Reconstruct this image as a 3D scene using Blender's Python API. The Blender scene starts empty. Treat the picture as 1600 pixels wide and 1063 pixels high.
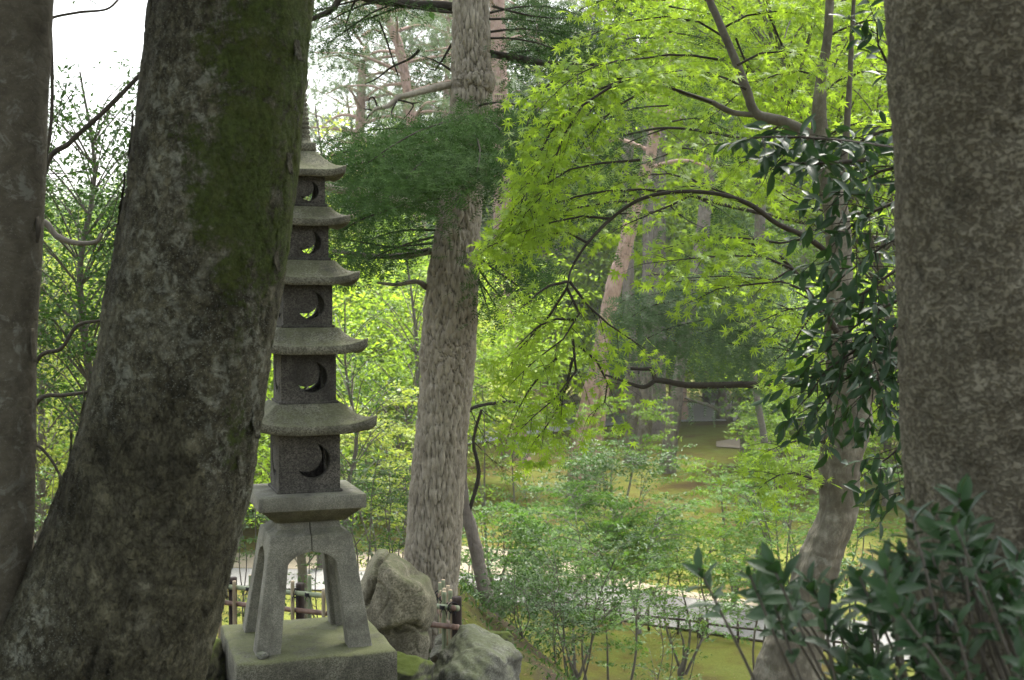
import bpy, bmesh, math, random
import numpy as np
from mathutils import Vector, Matrix
from mathutils.geometry import tessellate_polygon

S = bpy.context.scene
C = S.collection
rng = np.random.default_rng(7)
random.seed(7)

# ------------------------------------------------------------------ camera, world, sun, exposure
F_PX = 1900.0; HOR = 480.0; CAMZ = 1.75
PITCH = math.atan((531.5 - HOR) / F_PX)
cam_d = bpy.data.cameras.new('camera'); cam = bpy.data.objects.new('camera', cam_d); C.objects.link(cam)
cam.location = (0, 0, CAMZ); cam.rotation_euler = (math.pi/2 - PITCH, 0, 0)
cam_d.sensor_width = 36; cam_d.lens = F_PX / 1600 * 36
cam_d.clip_start = 0.05; cam_d.clip_end = 2000
cam_d.dof.use_dof = True; cam_d.dof.focus_distance = 6.0; cam_d.dof.aperture_fstop = 7.1
S.camera = cam

SUN_EL, SUN_AZ = math.radians(62), math.radians(20)      # azimuth clockwise from +Y (ahead of the camera), so the light comes from beyond the garden
w = bpy.data.worlds.new('World'); S.world = w; w.use_nodes = True
nt = w.node_tree; bg = nt.nodes['Background']
sky = nt.nodes.new('ShaderNodeTexSky'); sky.sky_type = 'NISHITA'; sky.sun_disc = False
sky.sun_elevation = SUN_EL; sky.sun_rotation = SUN_AZ; sky.air_density = 1.3; sky.dust_density = 5.0; sky.ozone_density = 1.0
hs = nt.nodes.new('ShaderNodeHueSaturation'); hs.inputs['Saturation'].default_value = .3; hs.inputs['Value'].default_value = 1.1
nt.links.new(sky.outputs[0], hs.inputs['Color']); nt.links.new(hs.outputs[0], bg.inputs[0]); bg.inputs[1].default_value = 0.15
sd = bpy.data.lights.new('sun', 'SUN'); sun = bpy.data.objects.new('sun', sd); C.objects.link(sun)
sd.energy = 3.2; sd.angle = math.radians(12); sd.color = (1.0, 0.96, 0.88)
sv = Vector((math.sin(SUN_AZ)*math.cos(SUN_EL), math.cos(SUN_AZ)*math.cos(SUN_EL), math.sin(SUN_EL)))
sun.rotation_euler = sv.to_track_quat('Z', 'Y').to_euler(); sun.location = (0, 0, 30)
S.view_settings.view_transform = 'Standard'; S.view_settings.look = 'None'
S.view_settings.exposure = 1.95; S.view_settings.gamma = 1.0; S.view_settings.use_curve_mapping = False
S.render.engine = 'CYCLES'
S.cycles.max_bounces = 6; S.cycles.diffuse_bounces = 3; S.cycles.glossy_bounces = 2; S.cycles.transmission_bounces = 4
S.cycles.volume_bounces = 0; S.cycles.transparent_max_bounces = 8
S.cycles.use_denoising = True; S.cycles.sample_clamp_indirect = 4.0
try: S.cycles.denoiser = 'OPENIMAGEDENOISE'
except Exception: pass

# ------------------------------------------------------------------ measuring: a photo pixel and a distance along +Y give a point
cp, sp = math.cos(PITCH), math.sin(PITCH)
def P(px, py, Y):
    u = (px - 800) / F_PX; v = (531.5 - py) / F_PX
    dy = cp + v * sp; dz = -sp + v * cp
    return np.array([u / dy * Y, Y, CAMZ + dz / dy * Y])

# ------------------------------------------------------------------ noise (numpy)
def _hash(ix, iy, iz, s):
    h = (ix.astype(np.int64) * 374761393 + iy.astype(np.int64) * 668265263 + iz.astype(np.int64) * 2147483647 + s * 974711) & 0xffffffff
    h = ((h ^ (h >> 13)) * 1274126177) & 0xffffffff
    h = h ^ (h >> 16)
    return (h & 0xffffff) / float(0xffffff)
def vn(p, s=0):
    p = np.asarray(p, float); i = np.floor(p).astype(np.int64); f = p - i; f = f*f*(3-2*f)
    r = 0
    for a in (0, 1):
        for b in (0, 1):
            for c in (0, 1):
                wgt = (f[:, 0] if a else 1-f[:, 0]) * (f[:, 1] if b else 1-f[:, 1]) * (f[:, 2] if c else 1-f[:, 2])
                r = r + wgt * _hash(i[:, 0]+a, i[:, 1]+b, i[:, 2]+c, s)
    return r * 2 - 1
def fbm(p, o=4, s=0):
    r = 0; a = 1.0; p = np.asarray(p, float)
    for k in range(o):
        r = r + a * vn(p * 2**k, s + k); a *= 0.5
    return r / 1.6
def voro(p, s=0):
    p = np.asarray(p, float); i = np.floor(p).astype(np.int64)
    f1 = np.full(len(p), 9.0); f2 = f1.copy(); cid = np.zeros(len(p))
    for a in (-1, 0, 1):
        for b in (-1, 0, 1):
            for c in (-1, 0, 1):
                j = i + np.array([a, b, c])
                q = np.stack([j[:, k] + _hash(j[:, 0], j[:, 1], j[:, 2], s + k) for k in range(3)], 1)
                d = np.linalg.norm(q - p, axis=1)
                h = _hash(j[:, 0], j[:, 1], j[:, 2], s + 9)
                n = d < f1
                f2 = np.where(n, f1, np.minimum(f2, d)); cid = np.where(n, h, cid); f1 = np.where(n, d, f1)
    return f1, f2, cid
def sstep(a, b, x):
    t = np.clip((x - a) / (b - a), 0, 1); return t*t*(3-2*t)

# ------------------------------------------------------------------ materials
MATS = {}
class NB:
    def __init__(s, name):
        s.m = bpy.data.materials.new(name); s.m.use_nodes = True; s.t = s.m.node_tree; s.n = s.t.nodes; s.l = s.t.links
        s.b = s.n['Principled BSDF']; s.out = s.n['Material Output']; s.co = None; MATS[name] = s.m
    def new(s, t, **kw):
        n = s.n.new(t)
        for k, v in kw.items(): setattr(n, k, v)
        return n
    def coord(s, kind='Object', scale=(1, 1, 1)):
        tc = s.new('ShaderNodeTexCoord'); mp = s.new('ShaderNodeMapping'); mp.inputs['Scale'].default_value = scale
        s.l.new(tc.outputs[kind], mp.inputs[0]); return mp.outputs[0]
    def noise(s, co, scale, detail=5, rough=.6, dist=0):
        n = s.new('ShaderNodeTexNoise'); n.inputs['Scale'].default_value = scale; n.inputs['Detail'].default_value = detail
        n.inputs['Roughness'].default_value = rough; n.inputs['Distortion'].default_value = dist
        s.l.new(co, n.inputs['Vector']); return n.outputs[0]
    def vor(s, co, scale, feature='F1', out=0):
        n = s.new('ShaderNodeTexVoronoi'); n.feature = feature; n.inputs['Scale'].default_value = scale
        s.l.new(co, n.inputs['Vector']); return n.outputs[out]
    def ramp(s, fac, stops):
        n = s.new('ShaderNodeValToRGB'); e = n.color_ramp.elements
        while len(e) < len(stops): e.new(0.5)
        for k, (p, c) in enumerate(stops):
            e[k].position = p; e[k].color = (*c, 1) if not isinstance(c, (int, float)) else (c, c, c, 1)
        s.l.new(fac, n.inputs[0]); return n.outputs[0]
    def mix(s, fac, a, b, mode='MIX'):
        n = s.new('ShaderNodeMix', data_type='RGBA', blend_type=mode)
        for inp, v in ((n.inputs[0], fac), (n.inputs[6], a), (n.inputs[7], b)):
            if isinstance(v, (int, float)): inp.default_value = v
            elif isinstance(v, tuple): inp.default_value = (*v, 1)
            else: s.l.new(v, inp)
        return n.outputs[2]
    def math(s, op, a, b=None, clamp=False):
        n = s.new('ShaderNodeMath', operation=op); n.use_clamp = clamp
        for inp, v in ((n.inputs[0], a), (n.inputs[1], b)):
            if v is None: continue
            if isinstance(v, (int, float)): inp.default_value = v
            else: s.l.new(v, inp)
        return n.outputs[0]
    def attr(s, name):
        n = s.new('ShaderNodeAttribute'); n.attribute_name = name; return n.outputs['Fac']
    def nz(s):
        g = s.new('ShaderNodeNewGeometry'); x = s.new('ShaderNodeSeparateXYZ'); s.l.new(g.outputs['Normal'], x.inputs[0]); return x.outputs
    def bump(s, h, strength=.5, dist=.01, normal=None):
        n = s.new('ShaderNodeBump'); n.inputs['Strength'].default_value = strength; n.inputs['Distance'].default_value = dist
        s.l.new(h, n.inputs['Height'])
        if normal is not None: s.l.new(normal, n.inputs['Normal'])
        return n.outputs[0]
    def fin(s, col, rough=.8, normal=None, spec=.3):
        if isinstance(col, tuple): s.b.inputs['Base Color'].default_value = (*col, 1)
        else: s.l.new(col, s.b.inputs['Base Color'])
        if isinstance(rough, (int, float)): s.b.inputs['Roughness'].default_value = rough
        else: s.l.new(rough, s.b.inputs['Roughness'])
        s.b.inputs['Specular IOR Level'].default_value = spec
        if normal is not None: s.l.new(normal, s.b.inputs['Normal'])
        return s.m

def leaf_mat(name, dark, light, trans, rough=.5, spec=.4, tmix=.4):
    n = NB(name)
    oi = n.new('ShaderNodeObjectInfo')
    f = n.math('FRACT', n.math('ADD', n.attr('rnd'), oi.outputs['Random']))
    big = n.noise(n.coord('Object'), 1.3, 2)
    col = n.mix(f, dark, light)
    col = n.mix(n.ramp(big, [(.35, 0), (.65, .45)]), col, tuple(min(1, c*1.35) for c in light))
    n.fin(col, rough, spec=spec)
    tr = n.new('ShaderNodeBsdfTranslucent')
    tc = n.mix(f, tuple(c*.7 for c in trans), trans); n.l.new(tc, tr.inputs[0])
    ms = n.new('ShaderNodeMixShader'); ms.inputs[0].default_value = tmix
    n.l.new(n.b.outputs[0], ms.inputs[1]); n.l.new(tr.outputs[0], ms.inputs[2]); n.l.new(ms.outputs[0], n.out.inputs[0])
    return n.m
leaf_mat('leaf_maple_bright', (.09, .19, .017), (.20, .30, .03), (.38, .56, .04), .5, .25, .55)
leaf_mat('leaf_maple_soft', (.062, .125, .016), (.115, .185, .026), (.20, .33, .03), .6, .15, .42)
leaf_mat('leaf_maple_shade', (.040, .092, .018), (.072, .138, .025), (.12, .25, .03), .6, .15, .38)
leaf_mat('leaf_yellow_green', (.14, .20, .03), (.22, .28, .05), (.38, .46, .06), .5, .25, .45)
leaf_mat('leaf_evergreen', (.022, .055, .018), (.04, .09, .022), (.06, .15, .02), .45, .3, .22)
leaf_mat('leaf_camellia', (.012, .032, .014), (.022, .052, .018), (.05, .13, .02), .42, .28, .16)
leaf_mat('leaf_bush', (.017, .044, .018), (.036, .078, .028), (.04, .11, .02), .42, .32, .2)
leaf_mat('leaf_yellowed', (.30, .20, .03), (.40, .26, .04), (.4, .25, .03), .5, .3, .3)
leaf_mat('leaf_shrub', (.028, .070, .018), (.058, .115, .024), (.09, .20, .025), .5, .25, .28)
leaf_mat('needle_fir', (.014, .038, .013), (.062, .115, .028), (.05, .12, .02), .75, .06, .2)
leaf_mat('needle_fir_pale', (.06, .095, .05), (.11, .16, .08), (.10, .2, .06), .6, .15, .3)
leaf_mat('needle_pine', (.07, .115, .05), (.12, .17, .075), (.14, .22, .07), .55, .3, .3)

def bark_mat(name, stops, nscale=9, vscale=(1, 1, .35), fine=60, moss=0.0, lichen=0.0, bumps=(.5, .012), crev=True, mosscol=(.045, .066, .013)):
    n = NB(name)
    co = n.coord('Object'); cs = n.coord('Object', vscale)
    a = n.noise(co, nscale, 6, .65, .6); b = n.noise(cs, fine, 5, .7)
    f = n.math('ADD', n.math('MULTIPLY', a, .6), n.math('MULTIPLY', b, .4))
    col = n.ramp(f, stops)
    if crev:
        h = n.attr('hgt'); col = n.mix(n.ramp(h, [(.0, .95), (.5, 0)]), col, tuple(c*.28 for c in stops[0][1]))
    if lichen:
        l = n.noise(co, 14, 8, .75, .8); l2 = n.noise(co, 2.2, 3)
        lf = n.math('MULTIPLY', n.ramp(l, [(.56, 0), (.62, 1)]), n.ramp(l2, [(.46, 0), (.60, 1)]))
        col = n.mix(n.math('MULTIPLY', lf, lichen), col, (.30, .32, .28))
        l3 = n.vor(co, 230); col = n.mix(n.math('MULTIPLY', n.ramp(l3, [(.10, .5), (.16, 0)]), n.ramp(l2, [(.42, 0), (.5, 1)])), col, (.34, .36, .32))
    if moss:
        m = n.attr('moss'); mn = n.noise(co, 30, 6, .75)
        mf = n.math('ADD', m, n.math('MULTIPLY', n.math('SUBTRACT', n.math('ADD', n.math('MULTIPLY', mn, .6), n.math('MULTIPLY', n.noise(co, 7, 6, .75, .6), .4)), .5), 3.2))
        mf = n.ramp(mf, [(.42, 0), (.62, 1)])
        mc = n.mix(n.ramp(n.noise(co, 60, 4, .8), [(.3, 0), (.7, 1)]), tuple(c*.45 for c in mosscol), tuple(min(1, c*1.7) for c in mosscol))
        col = n.mix(n.math('MULTIPLY', mf, moss), col, mc)
    v = n.vor(cs, fine*.55, 'DISTANCE_TO_EDGE')
    hh = n.math('ADD', b, n.math('MULTIPLY', n.ramp(v, [(0, 0), (.12, 1)]), .35))
    return n.fin(col, .9, n.bump(hh, *bumps), .15)
def plate_bark(name, stops, sc, sc2, dist, spots=None, lichen=.7, moss=1.0, crack=.9, mosscol=(.04, .058, .012), wts=(.45, .3, .25), bmp=(.8, .012), flakes=False):
    n = NB(name); co = n.coord('Object')
    nz_ = n.new('ShaderNodeTexNoise'); nz_.inputs['Scale'].default_value = 7; nz_.inputs['Detail'].default_value = 5; n.l.new(co, nz_.inputs['Vector'])
    def vm(op, a, b):
        m = n.new('ShaderNodeVectorMath', operation=op)
        for k, v in enumerate((a, b)):
            if isinstance(v, tuple): m.inputs[k].default_value = v
            else: n.l.new(v, m.inputs[k])
        return m.outputs[0]
    dc = vm('ADD', co, vm('MULTIPLY', vm('SUBTRACT', nz_.outputs['Color'], (.5, .5, .5)), (dist, dist, dist)))
    def tone(scale):
        g = n.new('ShaderNodeSeparateColor'); n.l.new(n.vor(dc, scale, 'F1', 1), g.inputs[0]); return g.outputs[0]
    t1, t2 = tone(sc), tone(sc2); big = n.noise(co, 3.5, 6, .7, .5)
    big = n.ramp(big, [(.3, 0), (.7, 1)])
    f = n.math('ADD', n.math('MULTIPLY', big, wts[0]), n.math('ADD', n.math('MULTIPLY', t1, wts[1]), n.math('MULTIPLY', t2, wts[2])))
    fine = n.noise(co, 120, 5, .8)
    col = n.ramp(n.math('ADD', n.math('MULTIPLY', f, .7), n.math('MULTIPLY', fine, .3)), stops)
    h = n.math('ADD', n.math('MULTIPLY', t1, .5), n.math('ADD', n.math('MULTIPLY', t2, .4), n.math('MULTIPLY', fine, .6)))
    if flakes:
        for sc_, lo_c, hi_c, am in ((15, .55, 1.25, .5), (38, .6, 1.35, .5), (85, .6, 1.4, .4)):
            pn = n.noise(n.coord('Object', (1, 1, .62)), sc_, 7, .62, .5); pm = n.ramp(pn, [(.485, 0), (.515, 1)])
            col = n.mix(n.math('MULTIPLY', pm, am), col, n.mix(1.0, col, (hi_c, hi_c, hi_c*.95), 'MULTIPLY'))
            ed_ = n.ramp(pn, [(.455, 0), (.482, 1), (.488, 0)]); col = n.mix(n.math('MULTIPLY', ed_, .6), col, n.mix(1.0, col, (.35, .33, .3), 'MULTIPLY'))
            h = n.math('ADD', h, n.math('MULTIPLY', pm, am*1.3))
    if spots:
        sp1 = n.noise(n.coord('Object', (1, 1, 1.25)), spots[0], 4, .65, .4); sm = n.ramp(sp1, [(.47, 0), (.56, 1)])
        col = n.mix(n.math('MULTIPLY', sm, spots[2]), col, spots[1]); h = n.math('SUBTRACT', h, n.math('MULTIPLY', sm, .9))
    e1 = n.vor(dc, sc, 'DISTANCE_TO_EDGE'); mk_ = n.ramp(n.noise(co, 4.5, 4, .7), [(.48, 0), (.62, 1)])
    ck = n.math('MULTIPLY', n.ramp(e1, [(.0, 1), (.07, 0)]), mk_)
    col = n.mix(n.math('MULTIPLY', ck, crack), col, tuple(c*.2 for c in stops[0][1])); h = n.math('SUBTRACT', h, n.math('MULTIPLY', ck, crack))
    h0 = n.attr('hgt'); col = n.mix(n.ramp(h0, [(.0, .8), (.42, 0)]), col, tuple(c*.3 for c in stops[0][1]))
    l2 = n.noise(n.coord('Object', (1, 1, .45)), 2.6, 4, .6); lz = n.ramp(l2, [(.50, 0), (.62, 1)])
    l = n.noise(co, 26, 8, .8, .6); lf = n.math('MULTIPLY', n.ramp(l, [(.50, 0), (.58, 1)]), lz)
    col = n.mix(n.math('MULTIPLY', lf, lichen), col, (.24, .25, .20))
    l3 = n.vor(co, 190); col = n.mix(n.math('MULTIPLY', n.ramp(l3, [(.14, lichen), (.22, 0)]), n.ramp(l2, [(.44, 0), (.54, 1)])), col, (.30, .32, .27))
    m = n.attr('moss'); mn = n.math('ADD', n.math('MULTIPLY', n.noise(co, 40, 6, .8), .5), n.math('MULTIPLY', n.noise(co, 6, 6, .78, .8), .5))
    mf = n.ramp(n.math('ADD', m, n.math('MULTIPLY', n.math('SUBTRACT', mn, .5), 4.6)), [(.40, 0), (.72, .9)])
    mf = n.math('MULTIPLY', mf, n.ramp(m, [(.05, 0), (.3, 1)]))
    mc = n.mix(n.ramp(n.noise(co, 85, 4, .85), [(.3, 0), (.7, 1)]), tuple(c*.4 for c in mosscol), tuple(c*1.9 for c in mosscol))
    mc = n.mix(n.ramp(n.noise(co, 9, 4, .7), [(.45, 0), (.7, .6)]), mc, (.075, .085, .02))
    col = n.mix(n.math('MULTIPLY', mf, moss), col, mc)
    h = n.math('ADD', h, n.math('MULTIPLY', n.math('MULTIPLY', mf, n.noise(co, 160, 3, .8)), 1.2))
    return n.fin(col, .9, n.bump(h, *bmp), .12)
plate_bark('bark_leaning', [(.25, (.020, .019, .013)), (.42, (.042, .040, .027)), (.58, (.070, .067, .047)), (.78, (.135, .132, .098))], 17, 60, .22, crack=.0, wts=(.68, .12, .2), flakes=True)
plate_bark('bark_mottled', [(.2, (.095, .087, .062)), (.45, (.165, .153, .112)), (.65, (.235, .222, .168)), (.85, (.31, .30, .235))], 20, 55, .08, (105, (.055, .046, .030), .6), .15, 0, .0)
bark_mat('bark_slim', [(.3, (.038, .034, .024)), (.5, (.075, .068, .050)), (.7, (.12, .112, .085))], 12, (1, 1, 1.6), 40, 0, .3, (.35, .005))
bark_mat('bark_fir', [(.3, (.13, .112, .085)), (.5, (.25, .225, .175)), (.7, (.38, .35, .28))], 8, (1, 1, .3), 50, .35, .2, (.6, .01), mosscol=(.07, .09, .03))
bark_mat('bark_smooth', [(.3, (.055, .049, .037)), (.5, (.115, .105, .08)), (.68, (.26, .245, .20))], 6, (1, 1, .4), 30, .5, .4, (.4, .006))
bark_mat('bark_twig', [(.3, (.020, .017, .013)), (.6, (.045, .04, .03))], 20, (1, 1, .5), 60, crev=False, bumps=(.3, .003))
bark_mat('bark_twig_grey', [(.3, (.07, .062, .05)), (.6, (.13, .12, .10))], 20, (1, 1, .5), 60, crev=False, bumps=(.3, .003))
bark_mat('bark_redpine', [(.3, (.20, .13, .10)), (.5, (.31, .21, .17)), (.7, (.40, .30, .26))], 5, (1, 1, .5), 14, bumps=(.8, .03))
bark_mat('bark_greypine', [(.3, (.09, .075, .065)), (.5, (.16, .14, .12)), (.7, (.26, .23, .20))], 5, (1, 1, .5), 14, bumps=(.8, .03))

def stone_mat(name, base, dark, moss, mossamt, spk=320, bright=None):
    n = NB(name); co = n.coord('Object')
    sp1 = n.vor(co, spk, 'F1', 1); g = n.new('ShaderNodeSeparateColor'); n.l.new(sp1, g.inputs[0])
    col = n.mix(n.ramp(g.outputs[0], [(.1, 0), (.9, 1)]), dark, base)
    st = n.noise(co, 5, 7, .7, .5); col = n.mix(n.ramp(st, [(.38, .75), (.6, 0)]), col, tuple(c*.5 for c in dark))
    st2 = n.noise(n.coord('Object', (1, 1, .25)), 14, 5, .7); col = n.mix(n.ramp(st2, [(.5, 0), (.72, .5)]), col, tuple(c*.45 for c in dark))
    x = n.nz()
    up = n.ramp(x[2], [(.15, 0), (.75, 1)])
    mn = n.noise(co, 9, 7, .75)
    mf = n.math('MULTIPLY', up, n.ramp(mn, [(.5 - mossamt*.35, 0), (.62 - mossamt*.2, 1)]))
    mc = n.mix(n.noise(co, 70, 4, .8), tuple(c*.6 for c in moss), tuple(c*1.5 for c in moss))
    col = n.mix(n.math('MULTIPLY', mf, min(1, mossamt+.15)), col, mc)
    h = n.math('ADD', n.noise(co, spk*.5, 4, .8), n.math('MULTIPLY', st, .6))
    return n.fin(col, .9, n.bump(h, .55, .004), .2)
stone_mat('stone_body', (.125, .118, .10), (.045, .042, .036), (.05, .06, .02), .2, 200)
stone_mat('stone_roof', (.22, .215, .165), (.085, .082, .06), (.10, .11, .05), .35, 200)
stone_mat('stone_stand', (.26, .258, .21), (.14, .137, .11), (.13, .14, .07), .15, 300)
stone_mat('stone_base', (.17, .167, .13), (.065, .063, .048), (.10, .11, .045), .55, 240)
stone_mat('rock_warm', (.27, .25, .185), (.12, .11, .075), (.10, .115, .045), .35, 120)
stone_mat('rock_grey', (.20, .20, .17), (.085, .085, .07), (.08, .095, .04), .45, 120)
stone_mat('rock_moss', (.10, .10, .07), (.05, .05, .035), (.065, .085, .016), 1.0, 120)

def ground_mat():
    n = NB('moss_ground'); co = n.coord('Object')
    big = n.noise(co, .35, 5, .62, .4); mid = n.noise(co, 1.8, 6, .7, .5); fine = n.noise(co, 26, 6, .8)
    f = n.math('ADD', n.math('MULTIPLY', big, .6), n.math('MULTIPLY', mid, .4))
    col = n.ramp(f, [(.36, (.075, .048, .022)), (.44, (.11, .088, .022)), (.52, (.135, .145, .026)), (.66, (.16, .19, .04))])
    col = n.mix(n.ramp(fine, [(.3, .55), (.6, 0)]), col, (.05, .055, .012))
    soil = n.ramp(n.noise(co, .9, 6, .7, .8), [(.40, 0), (.54, 1)])
    sm = n.math('MULTIPLY', soil, n.attr('soil'), True)
    sc = n.mix(fine, (.045, .034, .022), (.11, .085, .06))
    col = n.mix(sm, col, sc)
    h = n.math('ADD', fine, n.math('MULTIPLY', n.noise(co, 5, 5), 1.2))
    n.fin(col, .95, n.bump(h, .8, .04), .1)
ground_mat()
def gravel_mat(name, a, b):
    n = NB(name); co = n.coord('Object')
    v = n.vor(co, 45, 'F1', 1); g = n.new('ShaderNodeSeparateColor'); n.l.new(v, g.inputs[0])
    col = n.mix(g.outputs[0], a, b)
    col = n.mix(n.ramp(n.noise(co, .8, 6, .7), [(.4, 0), (.65, .6)]), col, tuple(c*1.15 for c in a))
    n.fin(col, .95, n.bump(n.vor(co, 45), .6, .02), .1)
gravel_mat('gravel_path', (.14, .137, .13), (.23, .226, .215))
gravel_mat('sand', (.20, .17, .125), (.27, .235, .18))
gravel_mat('gravel_white', (.42, .41, .39), (.56, .55, .53))
def simple(name, a, b, scale, rough, vs=(1, 1, 1), bmp=(.3, .002)):
    n = NB(name); co = n.coord('Object', vs); f = n.noise(co, scale, 5, .7)
    n.fin(n.ramp(f, [(.35, a), (.65, b)]), rough, n.bump(f, *bmp), .3)
simple('bamboo_old', (.22, .17, .10), (.36, .31, .22), 14, .5, (1, 1, .3))
simple('bamboo_green', (.13, .16, .09), (.24, .27, .17), 12, .5, (1, 1, .3))
simple('bamboo_brown', (.10, .06, .045), (.19, .12, .09), 14, .5, (1, 1, .3))
simple('bamboo_cut', (.45, .34, .22), (.6, .48, .33), 60, .6)
simple('wood_dark', (.022, .015, .013), (.06, .042, .035), 30, .8, (1, 1, .2), (.6, .004))
simple('rope_black', (.008, .008, .009), (.02, .02, .022), 90, .8)
simple('wood_fence', (.03, .024, .018), (.075, .06, .045), 20, .85, (1, 1, .3), (.5, .004))

# ------------------------------------------------------------------ mesh helpers
def raw_mesh(name, V, faces_list, mat=None, smooth=False, attrs=None):
    """faces_list: list of (F,k) int arrays"""
    me = bpy.data.meshes.new(name)
    V = np.ascontiguousarray(V, dtype=np.float32)
    me.vertices.add(len(V)); me.vertices.foreach_set('co', V.ravel())
    nl = sum(f.size for f in faces_list); npoly = sum(len(f) for f in faces_list)
    me.loops.add(nl); me.polygons.add(npoly)
    me.loops.foreach_set('vertex_index', np.concatenate([f.ravel() for f in faces_list]).astype(np.int32))
    tot = np.concatenate([np.full(len(f), f.shape[1], np.int32) for f in faces_list])
    st = np.concatenate([[0], np.cumsum(tot)[:-1]]).astype(np.int32)
    me.polygons.foreach_set('loop_start', st)
    me.polygons.foreach_set('loop_total', tot)
    if smooth: me.polygons.foreach_set('use_smooth', np.ones(npoly, bool))
    for k, v in (attrs or {}).items():
        a = me.attributes.new(k, 'FLOAT', 'POINT'); a.data.foreach_set('value', np.ascontiguousarray(v, np.float32))
    if mat: me.materials.append(MATS[mat])
    me.update(calc_edges=True); me.validate()
    return me
def link(name, me, parent=None, loc=None):
    o = bpy.data.objects.new(name, me); C.objects.link(o)
    if parent is not None:
        o.parent = parent
        if loc is None: o.location = -Vector(parent.location)     # meshes are built in world coordinates, things sit at their base
    if loc is not None: o.location = loc
    return o
def thing(name, label, cat, base, group=None):
    o = bpy.data.objects.new(name, None); C.objects.link(o); o.location = Vector([float(v) for v in base]); o.empty_display_size = .2
    o['label'] = label; o['category'] = cat
    if group: o['group'] = group
    return o
def tag(o, label=None, cat=None, group=None, kind=None):
    if label: o['label'] = label
    if cat: o['category'] = cat
    if group: o['group'] = group
    if kind: o['kind'] = kind
    return o

class Acc:
    def __init__(s): s.V = []; s.F = {}; s.n = 0; s.A = []
    def add(s, V, F, rnd=0.5):
        V = np.asarray(V, float); s.V.append(V)
        for f in (F if isinstance(F, list) else [F]):
            f = np.asarray(f, int)
            if f.size: s.F.setdefault(f.shape[1], []).append(f + s.n)
        s.A.append(np.broadcast_to(rnd, (len(V),)).astype(float)); s.n += len(V)
    def mesh(s, name, mat, smooth=False, attr='rnd'):
        return raw_mesh(name, np.concatenate(s.V), [np.concatenate(f) for f in s.F.values()], mat, smooth, {attr: np.concatenate(s.A)})

def catmull(pts, n):
    pts = np.asarray(pts, float); m = len(pts)
    t = np.linspace(0, m - 1 - 1e-9, n); i = t.astype(int); f = (t - i)[:, None]
    g = lambda k: pts[np.clip(k, 0, m-1)]
    p0, p1, p2, p3 = g(i-1), g(i), g(i+1), g(i+2)
    p0 = np.where((i == 0)[:, None], 2*p1 - p2, p0); p3 = np.where((i == m-2)[:, None], 2*p2 - p1, p3)
    return .5*((2*p1) + (p2-p0)*f + (2*p0-5*p1+4*p2-p3)*f*f + (3*p1-p0-3*p2+p3)*f**3)
def frames(path):
    T = np.gradient(path, axis=0); T /= np.linalg.norm(T, axis=1)[:, None] + 1e-12
    ref = np.array([0, 1, 0.]) if abs(T[0][1]) < .8 else np.array([1, 0, 0.])
    N = []
    for k in range(len(T)):
        ref = ref - T[k] * ref.dot(T[k]); ref = ref / (np.linalg.norm(ref) + 1e-12); N.append(ref)
    N = np.array(N); return T, N, np.cross(T, N)
def tube(path, rad, seg=6, cap=False):
    path = np.asarray(path, float); n = len(path); T, N, B = frames(path)
    a = np.arange(seg) * 2*np.pi/seg
    V = (path[:, None] + (np.cos(a)[None, :, None]*N[:, None] + np.sin(a)[None, :, None]*B[:, None]) * np.asarray(rad)[:, None, None]).reshape(-1, 3)
    i = np.arange(n-1)[:, None]*seg + np.arange(seg)[None]; j = np.arange(n-1)[:, None]*seg + (np.arange(seg)[None]+1) % seg
    F = np.stack([i, j, j+seg, i+seg], -1).reshape(-1, 4)
    if cap:
        V = np.vstack([V, path[0], path[-1]]); b = n*seg
        k = np.arange(seg); k2 = (k+1) % seg
        return V, [F, np.stack([k2, k, np.full(seg, b)], 1), np.stack([k+(n-1)*seg, k2+(n-1)*seg, np.full(seg, b+1)], 1)]
    return V, F

# displaced trunk: path + radii, disp(P, ang, s) -> (offset in m, height attr 0..1), moss fn
def trunk(name, pts, rad, mat, parent, seg=160, rows=500, disp=None, moss=None, smooth=True, attrs=True):
    pr = catmull(np.column_stack([pts, rad]), rows); path = pr[:, :3]; r = pr[:, 3]
    T, N, B = frames(path); a = np.arange(seg)*2*np.pi/seg
    D = np.cos(a)[None, :, None]*N[:, None] + np.sin(a)[None, :, None]*B[:, None]
    V = path[:, None] + D*r[:, None, None]
    Vf = V.reshape(-1, 3); Df = D.reshape(-1, 3)
    ang = np.tile(a, rows); rr = np.repeat(r, seg)
    off = np.zeros(len(Vf)); h = np.full(len(Vf), .7)
    if disp: off, h = disp(Vf, ang, rr)
    Vf = Vf + Df*off[:, None]
    i = np.arange(rows-1)[:, None]*seg + np.arange(seg)[None]; j = np.arange(rows-1)[:, None]*seg + (np.arange(seg)[None]+1) % seg
    F = np.stack([i, i+seg, j+seg, j], -1).reshape(-1, 4)[:, ::-1]
    at = {'hgt': h}
    if moss: at['moss'] = moss(Vf, Df)
    me = raw_mesh(name, Vf, [F], mat, smooth, at)
    return link(name, me, parent)
def edges_path(rows, Y):
    """rows of (py, left px, right px[, Y]) -> centre points and radii"""
    p = []; r = []
    for e in rows:
        y = e[3] if len(e) > 3 else Y
        p.append(P((e[1]+e[2])/2, e[0], y)); r.append((e[2]-e[1])/2/F_PX*y)
    return np.array(p), np.array(r)

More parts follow.
